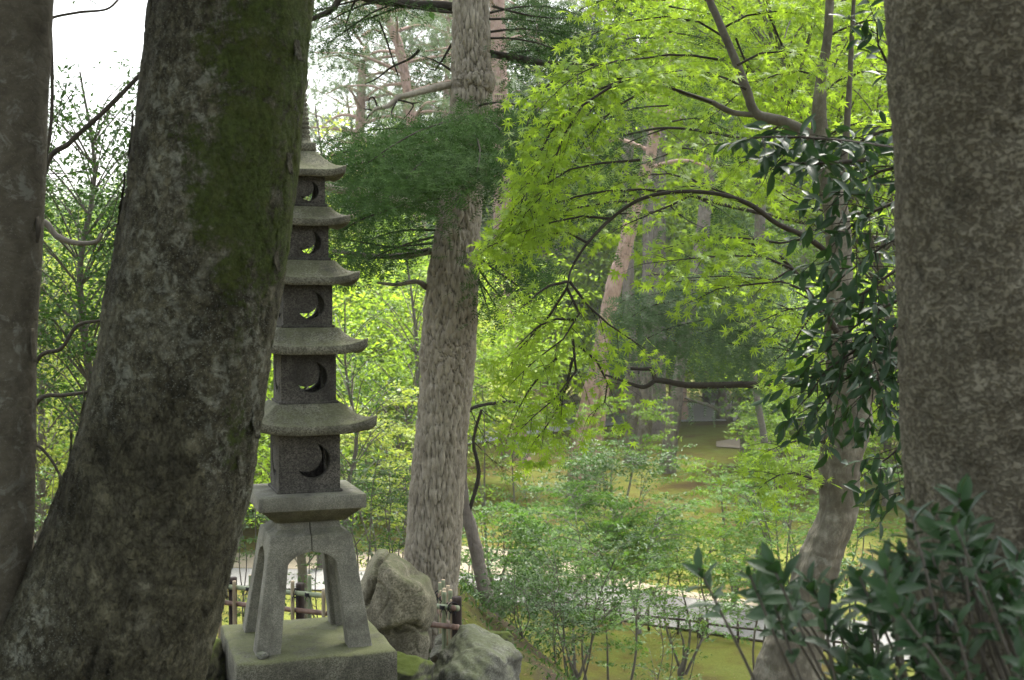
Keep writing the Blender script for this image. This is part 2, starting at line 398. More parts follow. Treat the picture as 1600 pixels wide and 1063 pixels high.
# ------------------------------------------------------------------ leaves
def tri_fan(n, c): return [(c, k, (k+1) % n) for k in range(n)]
def leaf_simple(wd=.42, fold=.12, curl=.12):
    V = np.array([(0, 0, 0), (wd*.5, .45, fold), (0, .5, 0), (-wd*.5, .45, fold), (0, 1, -curl)], float)
    return V, np.array([(0, 1, 2), (0, 2, 3), (1, 4, 2), (2, 4, 3)])
def leaf_quad(wd=.5):
    V = np.array([(0, 0, 0), (wd*.5, .5, .08), (0, 1, -.06), (-wd*.5, .5, .08)], float)
    return V, np.array([(0, 1, 2), (0, 2, 3)])
def leaf_full(wd=.4, curl=.18):
    ys = [0, .12, .35, .6, .83, 1]; ws = [0.02, .5, .95, 1, .55, 0]
    V = []; F = []
    for y, q in zip(ys, ws):
        z = -curl*y*y
        V += [(-q*wd/2, y, z + .10*q*wd*2), (0, y, z), (q*wd/2, y, z + .10*q*wd*2)]
    for k in range(5):
        a = 3*k
        F += [(a, a+1, a+4), (a, a+4, a+3), (a+1, a+2, a+5), (a+1, a+5, a+4)]
    return np.array(V), np.array(F)
def leaf_star(lobes=7, low=False):
    angs = np.radians(np.linspace(-128, 128, lobes)); ln = np.interp(np.abs(np.linspace(-1, 1, lobes)), [0, .35, .7, 1], [1, .92, .72, .42])
    V = [(0, .0, 0)]
    b = []
    for k in range(lobes):
        if k: 
            m = (angs[k]+angs[k-1])/2; b.append((.26*math.sin(m), .26*math.cos(m), .0))
        if not low:
            s1 = angs[k]-.13; b.append((.62*ln[k]*math.sin(s1), .62*ln[k]*math.cos(s1), .01))
        b.append((ln[k]*math.sin(angs[k]), ln[k]*math.cos(angs[k]), -.10*ln[k]))
        if not low:
            s1 = angs[k]+.13; b.append((.62*ln[k]*math.sin(s1), .62*ln[k]*math.cos(s1), .01))
    V = np.array([(0, 0, .02)] + b); n = len(b)
    F = np.array([(0, k, k+1) for k in range(1, n)])[:, ::-1]
    V[:, 1] += .25; V = np.vstack([V, [(0, -.3, 0), (.02, .25, 0)]]); V /= 1.3
    return V, np.vstack([F, [(0, len(V)-2, len(V)-1)]])
def sprig_fir(n=9, spread=.16, flat=True):
    V = []; F = []
    for k in range(n):
        y = .05 + .9*k/n; L = spread*(1 - .45*(k/n)**2)
        for s in (-1, 1):
            b = len(V); z = .05*(k % 2)
            V += [(0, y, z*.3), (0, y+.075, z*.3), (s*L, y + .13, z + .02)]; F.append((b, b+1, b+2))
    b = len(V); V += [(-.01, 0, 0), (.01, 0, 0), (0, 1.05, .02)]; F.append((b, b+1, b+2))
    return np.array(V), np.array(F)
def tuft_pine(n=15, seed=3):
    r = np.random.default_rng(seed); V = []; F = []
    for k in range(n):
        a = r.uniform(0, 2*np.pi); e = r.uniform(.1, 1.45); d = np.array([math.cos(a)*math.cos(e), math.sin(e), math.sin(a)*math.cos(e)])
        L = r.uniform(.75, 1.1); s = np.cross(d, [0, 0, 1.0]); s = s/(np.linalg.norm(s)+1e-9)*.028
        b = len(V); V += [tuple(-s), tuple(s), tuple(d*L)]; F.append((b, b+1, b+2))
    return np.array(V), np.array(F)
LEAF = {'simple': leaf_simple(), 'quad': leaf_quad(), 'full': leaf_full(), 'star': leaf_star(), 'star_low': leaf_star(5, True), 'star7': leaf_star(7, True), 'fir': sprig_fir(5, .2), 'fir_low': sprig_fir(5, .22), 'pine': tuft_pine(),
        'narrow': leaf_simple(.3), 'full_long': leaf_full(.34, .25)}

class Plant:
    def __init__(s, leaf='quad'): s.tw = Acc(); s.L = []; s.leaf = leaf
    def leaves(s, pos, d, n, size):
        s.L.append((np.atleast_2d(pos), np.atleast_2d(d), np.atleast_2d(n), np.atleast_1d(size)))
    def arr(s):
        P_, D, N, Z = (np.concatenate([l[k] for l in s.L]) for k in range(4))
        D = D/(np.linalg.norm(D, axis=1)[:, None]+1e-9); N = N - D*(N*D).sum(1)[:, None]; N = N/(np.linalg.norm(N, axis=1)[:, None]+1e-9)
        return P_, D, N, Z
    def leaf_mesh(s, name, mat, sel=None):
        P_, D, N, Z = s.arr()
        if sel is not None: P_, D, N, Z = P_[sel], D[sel], N[sel], Z[sel]
        T, F = LEAF[s.leaf]; X = np.cross(D, N); n = len(P_); k = len(T)
        V = P_[:, None] + (T[None, :, 0, None]*X[:, None] + T[None, :, 1, None]*D[:, None] + T[None, :, 2, None]*N[:, None])*Z[:, None, None]
        FF = (F[None] + (np.arange(n)*k)[:, None, None]).reshape(-1, F.shape[1])
        r = np.repeat(rng.random(n), k)
        return raw_mesh(name, V.reshape(-1, 3), [FF], mat, False, {'rnd': r})
    def finish(s, parent, leafmat, twigmat, twigname='twig', crown='foliage', singles=0, leafname='leaf', origin=None):
        """crown (and its fine twigs) as parts of parent; the `singles` leaves nearest the camera as parts of their own"""
        if s.tw.n:
            me = s.tw.mesh(twigname, twigmat, True, 'hgt'); o = link(twigname, me, parent); o['kind'] = 'stuff'
        P_, D, N, Z = s.arr(); sel = np.ones(len(P_), bool)
        if singles:
            Yd = np.maximum(P_[:, 1], .3); px = 800 + F_PX*P_[:, 0]/Yd; py = HOR - F_PX*(P_[:, 2]-CAMZ)/Yd
            score = Z/Yd * ((px > 0) & (px < 1600) & (py > 0) & (py < 1063))
            idx = np.argsort(-score)[:singles]; idx = idx[score[idx] > 0]; sel[idx] = False
            T, F = LEAF[getattr(s, 'single', s.leaf)]
            me = raw_mesh(leafname, T, [F], leafmat, False, {'rnd': np.zeros(len(T))})
            pl = Vector(parent.location)
            for k in idx:
                X = np.cross(D[k], N[k]); z = Z[k]
                o = bpy.data.objects.new(leafname, me); C.objects.link(o); o.parent = parent
                o.matrix_local = Matrix(((X[0]*z, D[k][0]*z, N[k][0]*z, P_[k][0]-pl.x), (X[1]*z, D[k][1]*z, N[k][1]*z, P_[k][1]-pl.y), (X[2]*z, D[k][2]*z, N[k][2]*z, P_[k][2]-pl.z), (0, 0, 0, 1)))
        if sel.any():
            o = link(crown, s.leaf_mesh(crown, leafmat, sel), parent); o['kind'] = 'stuff'
        return o

def unit(v): v = np.asarray(v, float); return v/(np.linalg.norm(v)+1e-12)
def rot_about(v, ax, a):
    ax = unit(ax); return v*math.cos(a) + np.cross(ax, v)*math.sin(a) + ax*ax.dot(v)*(1-math.cos(a))
UP = np.array([0, 0, 1.0])
def bough(pl, path, r0, width, gap=.12, sub=.10, lg=.05, lsize=.06, ang=55, droop=.25, t0=.12, sidecurve=True, njit=.35, djit=.5, ldroop=.25, seg=5, twigs=True, upn=None, tipk=.35, main=True, tr=.0022, prof='mid', cl=1, cj=1.0, cz=.6):
    path = np.asarray(path, float)
    L = np.linalg.norm(np.diff(path, axis=0), axis=1).sum()
    n = max(5, int(L/.12)); n = min(n, 24); path = catmull(path, n)
    if main:
        V, F = tube(path, np.linspace(r0, max(r0*.22, tr), n), seg); pl.tw.add(V, F, .7)
    T = np.gradient(path, axis=0); T /= np.linalg.norm(T, axis=1)[:, None]
    k = max(3, int(L*(1-t0)/gap)); side = 1
    for t in np.linspace(t0, 1, k):
        i = min(int(t*(n-1)), n-2); f = t*(n-1)-i; p = path[i]*(1-f)+path[i+1]*f; tg = T[i]
        nn = unit((UP if upn is None else upn) + rng.normal(0, .18, 3)); side = -side
        if t > .995: d = tg; ln = width*tipk
        else:
            q = rot_about(tg, nn, side*math.radians(ang*rng.uniform(.75, 1.25))); d = unit(q - .3*nn*q.dot(nn))
            pf = (math.sin(math.pi*min(1, .18+.75*t))**.6) if prof == 'mid' else (1-t)**.7+.15
            ln = width*max(tipk, pf)*rng.uniform(.65, 1.2)
        m = 4; ss = np.linspace(0, 1, m)[:, None]
        dd = unit(d + rng.normal(0, .08, 3))
        sh = p + dd*ss*ln + (tg*.18*ln)*ss**2 - UP*droop*ln*ss**2 + rng.normal(0, .02*ln, (m, 3))*ss
        if twigs:
            V, F = tube(sh, np.linspace(max(r0*.3, tr), tr*.6, m), 3); pl.tw.add(V, F, .7)
        # twigs along the shoot
        ks = max(1, int(ln/sub)); s2 = -1
        for u in np.linspace(.18, 1, ks+1):
            j = min(int(u*(m-1)), m-2); g = u*(m-1)-j; b = sh[j]*(1-g)+sh[j+1]*g; td = unit(sh[j+1]-sh[j]); s2 = -s2
            if u > .99: e = td; tl = sub*1.6
            else:
                e = rot_about(td, nn, s2*math.radians(50*rng.uniform(.7, 1.3))); tl = min(ln*.45, sub*2.6)*rng.uniform(.6, 1.1)*(1.1-.5*u)
            nl = max(1, int(tl/lg)); uu = (np.arange(nl)+rng.uniform(.3, 1, nl))[:, None]/nl
            pos = b + e*tl*uu - UP*droop*tl*.5*uu**2 + rng.normal(0, .15*lg, (nl, 3))
            alt = np.where(np.arange(nl) % 2 == 0, 1, -1)[:, None]
            sidev = np.cross(nn, e)
            dirs = e*.8 + alt*sidev*.7 + rng.normal(0, djit, (nl, 3)) - UP*ldroop
            nrm = nn + rng.normal(0, njit, (nl, 3))
            if cl > 1:
                pos = np.repeat(pos, cl, 0) + rng.normal(0, lsize*cj, (nl*cl, 3))*[1, 1, cz]; dirs = np.repeat(dirs, cl, 0) + rng.normal(0, .5, (nl*cl, 3))*[1, 1, cz]; nrm = np.repeat(nrm, cl, 0) + rng.normal(0, .25, (nl*cl, 3)); nl *= cl
            pl.leaves(pos, dirs, nrm, lsize*rng.uniform(.65, 1.15, nl))
            if twigs and tl > .06:
                V, F = tube(np.array([b, b+e*tl*.9 - UP*droop*tl*.4]), [tr*.7, tr*.4], 3); pl.tw.add(V, F, .7)

def crown_tree(name, label, cat, base, H, R, parts, seed=0, group=None, lean=(0, 0), z0=.3, nb=34, tr=.12, sh='round'):
    """a whole tree: trunk, limbs, crown made of leafy boughs; parts = dict(leaf, lmat, bmat, lsize, gap, sub, lg, droop)"""
    global rng
    keep = rng; rng = np.random.default_rng(seed)
    base = np.asarray(base, float); t = thing(name, label, cat, base, group)
    top = base + np.array([lean[0], lean[1], H if sh != 'spread' else H*.3])
    k = 7; pts = base + (top-base)*np.linspace(0, 1, k)[:, None] + np.vstack([[0, 0, 0], rng.normal(0, H*.012, (k-1, 3))*np.array([1, 1, .2])])
    rad = tr*(1-np.linspace(0, 1, k)*.86); rad[0] *= 1.35
    tp = catmull(np.column_stack([pts, rad]), 26)
    V, F = tube(tp[:, :3], tp[:, 3], 10)
    off = fbm(V*np.array([9, 9, 4]), 3, seed)*tr*.12
    V = V + off[:, None]*rng.normal(0, .3, 3)
    link('trunk', raw_mesh('trunk', V, [F], parts['bmat'], True, {'hgt': np.full(len(V), .7)}), t)
    pl = Plant(parts['leaf']); lb = Acc()
    if sh == 'spread':
        ns = parts.get('stems', 3); st_ = []
        for m in range(ns):
            a = m*2*math.pi/ns + rng.uniform(-.5, .5); e = R*rng.uniform(.25, .6); hh = H*rng.uniform(.8, 1.0)
            q = base + np.array([math.cos(a)*e, math.sin(a)*e, hh]); b0 = base + np.array([math.cos(a), math.sin(a), 0])*tr*.6 + [0, 0, H*.08]
            cv = catmull([b0, b0*.6+q*.4+np.array([math.cos(a)*e*.15, math.sin(a)*e*.15, -H*.03])+rng.normal(0, H*.02, 3), b0*.3+q*.7+rng.normal(0, H*.03, 3), q], 16)
            V, F = tube(cv, np.linspace(tr*.45, .004, 16), 6); lb.add(V, F, .7); st_.append((cv, a))
        for b in range(nb):
            cv, a0 = st_[b % ns]; f = z0+(1-z0)*rng.random()**.8; g = (f*15); i = min(int(g), 14); p = cv[i]*(1-g+i)+cv[i+1]*(g-i)
            a = a0 + rng.normal(0, .9); e = R*rng.uniform(.4, .75)*(1.1-.45*f); fr = parts.get('rise', .15)
            q = p + np.array([math.cos(a)*e, math.sin(a)*e, e*rng.uniform(-.02, 2.0*fr)]); mid = (p+q)/2+[0, 0, e*.10]
            V, F = tube(catmull([p, mid, q], 6), np.linspace(.006, .003, 6)*(tr/.05)**.3, 4); lb.add(V, F, .7)
            bough(pl, [p, mid, q], .004, e*.75, parts['gap'], parts['sub'], parts['lg'], parts['lsize'], droop=.08, t0=.15, twigs=parts.get('tw', False), main=False, njit=.25, cz=.12, cl=int(parts.get('cl', 2)*2.6), cj=parts.get('cj', .8), ldroop=.15, tr=.0016)
    for b in range(nb if sh != 'spread' else 0):
        f = z0 + (1-z0)*((b+.5)/nb)**.9 ; f = min(.98, f + rng.normal(0, .02))
        a = b*2.39996 + rng.normal(0, .25)
        if sh == 'round': ext = R*math.sqrt(max(.05, 1-((f-(z0+.45*(1-z0)))/(.75*(1-z0)))**2))
        elif sh == 'cone': ext = R*(1-(f-z0)/(1-z0))**.7 + .1*R
        else: ext = R*(.55+.45*math.sin(f*9+seed))*math.sqrt(max(.05, 1-((f-(z0+.6*(1-z0)))/(.65*(1-z0)))**2))
        ext *= rng.uniform(.7, 1.12)
        rise = parts.get('rise', .25)
        fa = f if sh in ('cone', 'layer') else max(z0*.6, f-ext*.85/H)
        i = min(int(fa*25), 24); p = tp[i, :3]; rise_z = H*(f-fa)*.8
        q = p + np.array([math.cos(a)*ext, math.sin(a)*ext, rise_z + ext*rise*rng.uniform(.3, 1.2)])
        mid = (p+q)/2 + np.array([0, 0, ext*.06+rise_z*.12]) + rng.normal(0, ext*.04, 3)
        path = [p, mid, q]
        cv = catmull(np.array(path), 8); V, F = tube(cv, np.linspace(max(.007, tr*.24*(1-f*.5)), .004, 8), 5); lb.add(V, F, .7)
        bough(pl, path, .006, ext*parts.get('wid', .5), parts['gap'], parts['sub'], parts['lg'], parts['lsize'], droop=parts.get('droop', .2), t0=parts.get('t0', .25), twigs=parts.get('tw', False), main=False, njit=parts.get('njit', .45), cl=parts.get('cl', 4), cj=parts.get('cj', .8), ldroop=parts.get('ldroop', .25))
    o = link('limbs', lb.mesh('limbs', parts['bmat'], True, 'hgt'), t); o['kind'] = 'stuff'
    pl.finish(t, parts['lmat'], parts['bmat'])
    rng = keep
    return t
def copy_tree(root, loc, rz=0, sc=1.0, label=None, group=None, lmat=None):
    r = root.copy(); C.objects.link(r); r.location = loc; r.rotation_euler = (0, 0, rz); r.scale = (sc, sc, sc) if isinstance(sc, (int, float)) else sc
    if label: r['label'] = label
    if group: r['group'] = group
    for ch in list(root.children):
        c = ch.copy(); C.objects.link(c); c.parent = r
    return r

# ================================================================== GROUND
def terrain(x, y):
    x = np.asarray(x, float); y = np.asarray(y, float)
    y0 = 5.2 + (2.5-5.2)*sstep(-1.0, -.05, x)
    y1 = 20.5 - 1.5*sstep(0, 1.5, x)
    t = np.clip((y-y0)/(y1-y0), 0, 1); s = t*t*(3-2*t)
    z = -4.6*s - .15*sstep(4, 10, y)
    p = np.stack([x*.5, y*.5, np.zeros_like(x)], -1).reshape(-1, 3)
    n = vn(p, 5).reshape(x.shape)*.06 + vn(p*3.1, 6).reshape(x.shape)*.025
    n = n + (vn(p*9, 16).reshape(x.shape)*.03 + np.abs(vn(p*4.3+3, 17).reshape(x.shape))*.05)*sstep(7, 9, y)
    n = n*(1 - .8*sstep(18, 21.5, y))
    z = z + 1.3*np.exp(-np.abs((x+.45)/1.25)**2.0-((y-11.8)/2.2)**2)
    far = sstep(30, 46, y)*(1-sstep(50, 56, y))
    z = z + n + far*.35*np.clip(vn(p*.3, 11).reshape(x.shape), -.2, 1)
    z = z + sstep(95, 300, y)*26 + sstep(45, 160, np.abs(x))*8*sstep(10, 60, y)
    return z
def Tz(x, y): return float(terrain(np.array([float(x)]), np.array([float(y)]))[0])
def on_ground(px, Y, dz=0.0):
    x = (px-800)/F_PX*Y; return np.array([x, Y, Tz(x, Y)+dz])
nr, nc = 260, 170
ys = np.concatenate([np.linspace(-14, 2, 20, endpoint=False), 2 + (np.linspace(0, 1, nr-20)**2.2)*418])
s = np.linspace(-1, 1, nc); s = np.sign(s)*np.abs(s)**1.25
YY = np.repeat(ys[:, None], nc, 1); XX = s[None]*(14 + np.maximum(ys, 0)[:, None]*1.1)
ZZ = terrain(XX, YY); V = np.stack([XX, YY, ZZ], -1).reshape(-1, 3)
i = np.arange(nr-1)[:, None]*nc + np.arange(nc-1)[None]
F = np.stack([i, i+1, i+1+nc, i+nc], -1).reshape(-1, 4)
soil = np.clip((1-sstep(19, 22, V[:, 1])), 0, 1)*(.7+.3*sstep(-1, .5, V[:, 0]))
o = link('ground', raw_mesh('ground', V, [F], 'moss_ground', True, {'soil': soil})); o['kind'] = 'structure'

def strip(name, near, far, mat, lift=.03, n=80, m=10, kind='structure'):
    """a sheet between two ground curves given as world (x, y) lists"""
    a = catmull(np.array([(p[0], p[1], 0) for p in near]), n); b = catmull(np.array([(p[0], p[1], 0) for p in far]), n)
    k = np.linspace(0, 1, m)[None, :, None]; G = a[:, None]*(1-k) + b[:, None]*k
    G[..., 2] = terrain(G[..., 0], G[..., 1]) + lift
    wob = fbm(np.stack([G[..., 0]*1.2, G[..., 1]*1.2, G[..., 2]], -1).reshape(-1, 3), 3, 3).reshape(n, m)*.12
    G[:, 0, 1] += wob[:, 0]; G[:, -1, 1] += wob[:, -1]
    i = np.arange(n-1)[:, None]*m + np.arange(m-1)[None]
    o = link(name, raw_mesh(name, G.reshape(-1, 3), [np.stack([i, i+m, i+m+1, i+1], -1).reshape(-1, 4)], mat, True)); o['kind'] = kind; return o
def gp(px, py):      # point of the low ground (z about -4.75) seen at a pixel
    Y = 6.5*F_PX/(py-HOR); return ((px-800)/F_PX*Y, Y)
strip('gravel_path', [(-30, 30), gp(200, 915), gp(430, 925), gp(730, 937), gp(980, 975), gp(1250, 1016), gp(1600, 1050), (22, 21)],
      [(-30, 34), gp(200, 885), gp(430, 893), gp(730, 902), gp(980, 925), gp(1250, 962), gp(1600, 990), (22, 26)], 'gravel_path', .035, 120, 10)
strip('sand_verge', [(-14, 31.0), gp(430, 893), gp(730, 902), gp(900, 912), gp(1000, 929), gp(1250, 963)], [(-14, 34), gp(430, 872), gp(730, 858), gp(900, 885), gp(1000, 915), gp(1250, 956)], 'sand', .045)
strip('branch_path', [(-40, 44), gp(60, 735), gp(200, 730), gp(420, 718)], [(-40, 50), gp(60, 708), gp(200, 706), gp(420, 700)], 'gravel_path', .05)
strip('gravel_clearing', [(-34, 58), gp(560, 705), gp(700, 700), gp(860, 678), gp(1000, 664), gp(1200, 660), (40, 66)], [(-34, 84), gp(560, 642), gp(700, 640), gp(860, 636), gp(1000, 630), gp(1200, 628), (40, 86)], 'gravel_white', .06)
strip('sand_patch', [gp(1120, 700), gp(1180, 704), gp(1250, 706), gp(1330, 700)], [gp(1120, 692), gp(1180, 682), gp(1250, 680), gp(1330, 688)], 'sand', .05, 30, 6)

# ================================================================== STONE PAGODA
PX, PY, TH = P(475, 500, 5.6)[0], 5.6, math.radians(19)
cT, sT = math.cos(TH), math.sin(TH)
def zat(py, a): return P(475, py, 5.6 - a)[2]      # height of a level whose front face stands a metres before the axis
pag = thing('stone_pagoda', 'five-roofed grey stone pagoda lantern with crescent openings standing on four splayed legs', 'pagoda', (PX, PY, Tz(PX, PY)))
pag.rotation_euler = (0, 0, TH)
Z0 = pag.location.z
def plink(name, V, Fs, mat, smooth=False, bevel=0, parent=None, label=None):
    V = np.array(V, float); V[:, 2] -= Z0
    me = raw_mesh(name, V, Fs, mat, smooth); o = bpy.data.objects.new(name, me); C.objects.link(o); o.parent = parent or pag
    if bevel:
        m = o.modifiers.new('bevel', 'BEVEL'); m.width = bevel; m.segments = 2; m.limit_method = 'ANGLE'; m.angle_limit = math.radians(40)
    if label: o['label'] = label
    return o
def sq_ring(r, z, n=12, lift=0.0, out=0.0):
    """square ring of half width r with 4n points; corners lifted and drawn out"""
    u = np.linspace(-1, 1, n, endpoint=False); c = np.abs(u)**4
    q = []
    for k in range(4):
        rr = r*(1+out*c); x = u*rr; y = -rr
        a = k*math.pi/2; q.append(np.stack([x*math.cos(a)-y*math.sin(a), x*math.sin(a)+y*math.cos(a), z + lift*c], 1))
    return np.concatenate(q)
def loft(rings, capb=True, capt=True):
    n = len(rings[0]); V = np.concatenate(rings); Fs = []
    for k in range(len(rings)-1):
        a = k*n + np.arange(n); b = k*n + (np.arange(n)+1) % n
        Fs.append(np.stack([a, b, b+n, a+n], 1))
    F = [np.concatenate(Fs)]
    tri = []
    if capb: V = np.vstack([V, rings[0].mean(0)]); c = len(V)-1; a = np.arange(n); tri.append(np.stack([(a+1) % n, a, np.full(n, c)], 1))
    if capt: V = np.vstack([V, rings[-1].mean(0)]); c = len(V)-1; a = np.arange(n)+(len(rings)-1)*n; tri.append(np.stack([a, (np.arange(n)+1) % n+(len(rings)-1)*n, np.full(n, c)], 1))
    if tri: F.append(np.concatenate(tri))
    return V, F
# base slab
zb = zat(1029, .35)
rg = [sq_ring(.352, zb-.24, 16), sq_ring(.352, zb-.16, 16), sq_ring(.351, zb-.08, 16), sq_ring(.350, zb-.012, 16), sq_ring(.344, zb-.003, 16)] + [sq_ring(.35*q, zb+.006*(1-q), 16) for q in (.93, .85, .75, .65, .5, .35, .2, .08)]
V, Fs = loft(rg); V = V + (fbm(V*14, 4, 2)*.006)[:, None]*np.array([.6, .6, .8])
plink('base_slab', V, Fs, 'stone_base', True, label='broad mossy square slab under the pagoda')
# legs / stand, two halves with an open joint between them
zs = zat(817, .16); Hs = zs - zb
def zl(py): return zat(py, .2)
rows = []
sp_h = zat(884, .22) - zb; ap_h = zat(868, .2) - zb; sh_h = zat(838, .19) - zb
def wout(h): return .259 + (.183-.259)*min(1, h/sh_h)
for h in np.linspace(0, sp_h, 7): rows.append((h, .151 + (.108-.151)*h/sp_h, wout(h)))
for u, k in ((.103, .18), (.090, .42), (.080, .55), (.074, .62), (.066, .72), (.050, .82), (.036, .86), (.030, .90), (.018, .97), (.0015, 1.0)):
    h = sp_h + (ap_h + .012 - sp_h)*k; rows.append((h, u, wout(h)))
rows += [(sh_h-.02, .0015, wout(sh_h-.02)), (sh_h, .0015, .180), (sh_h+.005, .0015, .163), (sh_h+.018, .0015, .148), (sh_h+.022, .0015, .140), (Hs, .0015, .136)]
tleg = .085
for half in (-1, 1):
    V = []; Fq = []
    def quad(*c):
        b = len(V); V.extend(c); Fq.append((b, b+1, b+2, b+3) if half > 0 else (b+3, b+2, b+1, b))
    for fy in (0, 1, 2):
        for k in range(len(rows)-1):
            (h0, i0, w0), (h1, i1, w1) = rows[k], rows[k+1]
            ti0, ti1 = max(.01, w0-tleg), max(.01, w1-tleg)
            if fy < 2:      # front / back half panels
                s = -1 if fy == 0 else 1
                f = lambda u, d, h: (half*u, s*d, zb+h)
                def q2(a, b, c, d):
                    quad(*( (a, b, c, d) if s < 0 else (d, c, b, a)))
                q2(f(i0, w0, h0), f(w0, w0, h0), f(w1, w1, h1), f(i1, w1, h1))
                q2(f(min(i0, ti0), ti0, h0), f(min(i1, ti1), ti1, h1), f(ti1, ti1, h1), f(ti0, ti0, h0))
                q2(f(i0, ti0, h0), f(i0, w0, h0), f(i1, w1, h1), f(i1, ti1, h1))
            else:           # the outer side panel of this half
                for s in (-1, 1):
                    f = lambda u, d, h: (half*d, s*u, zb+h)
                    def q2(a, b, c, d):
                        quad(*((a, b, c, d) if s > 0 else (d, c, b, a)))
                    q2(f(i0, w0, h0), f(w0, w0, h0), f(w1, w1, h1), f(i1, w1, h1))
                    q2(f(min(i0, ti0), ti0, h0), f(min(i1, ti1), ti1, h1), f(ti1, ti1, h1), f(ti0, ti0, h0))
                    q2(f(i0, ti0, h0), f(i0, w0, h0), f(i1, w1, h1), f(i1, ti1, h1))
    # joint face and top
    quad((half*.0015, -.135, zs), (half*.135, -.135, zs), (half*.135, .135, zs), (half*.0015, .135, zs))
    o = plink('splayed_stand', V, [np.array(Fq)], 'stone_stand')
    bm = bmesh.new(); bm.from_mesh(o.data); bmesh.ops.remove_doubles(bm, verts=bm.verts, dist=.0004); bmesh.ops.recalc_face_normals(bm, faces=bm.faces); bm.to_mesh(o.data); bm.free()
    mm = o.modifiers.new('bevel', 'BEVEL'); mm.width = .004; mm.segments = 2; mm.limit_method = 'ANGLE'; mm.angle_limit = math.radians(50)
# platform
rg = [sq_ring(.136, zs+.002), sq_ring(.140, zs+.008), sq_ring(.156, zat(816, .16)), sq_ring(.222, zat(799.5, .237)), sq_ring(.2375, zat(798.5, .237)), sq_ring(.2382, zat(798, .237)), sq_ring(.238, zat(777.5, .237)), sq_ring(.236, zat(777, .237)+.001), sq_ring(.16, zat(777, .237)+.004), sq_ring(.05, zat(777, .237)+.004)]
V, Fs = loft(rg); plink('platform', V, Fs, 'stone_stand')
zp = zat(777, .237)+.004
# bodies with crescent windows, and roofs
def crescent(cx, cz, R, n=18):
    """outline of a crescent whose belly points down and to the right"""
    d = np.array([math.cos(math.radians(-38)), math.sin(math.radians(-38))])
    o_c = np.array([cx, cz]); i_c = o_c - d*R*.52; r2 = R*.92
    # intersection angles
    dd = R*.52; a = (R*R - r2*r2 + dd*dd)/(2*dd); h = math.sqrt(R*R-a*a)
    base = math.atan2(-d[1], -d[0])
    th = math.atan2(h, a)
    ao = np.linspace(base+th, base+2*math.pi-th, n)
    outer = [(o_c[0]+R*math.cos(t), o_c[1]+R*math.sin(t)) for t in ao]
    th2 = math.atan2(h, a-dd)
    ai = np.linspace(base-th2, base+th2, n) 
    ai = np.linspace(base+2*math.pi-th2, base+th2-0.0, n)
    # inner arc seen from the other centre, back to the start
    p_s, p_e = outer[-1], outer[0]
    t0 = math.atan2(p_s[1]-i_c[1], p_s[0]-i_c[0]); t1 = math.atan2(p_e[1]-i_c[1], p_e[0]-i_c[0])
    while t0 - t1 > math.pi: t1 += 2*math.pi
    while t1 - t0 > math.pi: t1 -= 2*math.pi
    mid_dir = math.atan2(d[1], d[0])
    inner = [(i_c[0]+r2*math.cos(t), i_c[1]+r2*math.sin(t)) for t in np.linspace(t0, t1, n)[1:-1]]
    return outer + inner
def body(z0, z1, a, wall=.035):
    V = []; T3 = []; Q = []
    hw = a; ring_R = min(a*.56, (z1-z0)*.36); cz = (z0+z1)/2 - .004; cx = a*.12
    hole = crescent(cx, cz, ring_R)
    outer = [(-hw, z0), (hw, z0), (hw, z1), (-hw, z1)]
    iw = hw-wall
    inner = [(-iw, z0), (iw, z0), (iw, z1), (-iw, z1)]
    for k in range(4):
        an = k*math.pi/2; c, s_ = math.cos(an), math.sin(an)
        def w3(u, z, d): x, y = u, -d; return (x*c-y*s_, x*s_+y*c, z)
        hl = hole if k in (0, 2) else hole
        if k in (2, 3): hl = [(-u, z) for u, z in hole]
        for ol, d, fl in ((outer, hw, False), (inner, iw, True)):
            pts = [(u, z, 0) for u, z in ol] + [(u, z, 0) for u, z in hl]
            tri = tessellate_polygon([[Vector(p) for p in pts[:4]], [Vector(p) for p in pts[4:]]])
            b = len(V); V.extend(w3(p[0], p[1], d) for p in pts)
            for t in tri:
                A, B_, C_ = (np.array(pts[q][:2]) for q in t)
                cr = (B_[0]-A[0])*(C_[1]-A[1]) - (B_[1]-A[1])*(C_[0]-A[0])
                t = tuple(b+q for q in t)
                if (cr < 0) != fl: t = t[::-1]
                T3.append(t)
        m = len(hl)
        for q in range(m):
            u0, z0_ = hl[q]; u1, z1_ = hl[(q+1) % m]; b = len(V)
            V.extend([w3(u0, z0_, hw), w3(u1, z1_, hw), w3(u1, z1_, iw), w3(u0, z0_, iw)]); Q.append((b, b+1, b+2, b+3))
        # raised thin rim round the moon disc
        nn = 40
        for q in range(nn):
            t0, t1 = 2*math.pi*q/nn, 2*math.pi*(q+1)/nn; b = len(V)
            ra, rb, rc = ring_R*1.03, ring_R*1.07, ring_R*1.12
            def pt(t, r, d): return w3(cx+r*math.cos(t), cz+r*math.sin(t), d)
            V.extend([pt(t0, ra, hw+.0003), pt(t1, ra, hw+.0003), pt(t1, rb, hw+.0028), pt(t0, rb, hw+.0028), pt(t1, rc, hw+.0003), pt(t0, rc, hw+.0003)])
            Q.append((b, b+1, b+2, b+3)); Q.append((b+3, b+2, b+4, b+5))
    return V, [np.array(T3), np.array(Q)]
def plinth(a, z0, z1, a2=None): return loft([sq_ring(a, z0, 6), sq_ring(a, z1-.003, 6), sq_ring((a2 or a)-.003, z1, 6)])
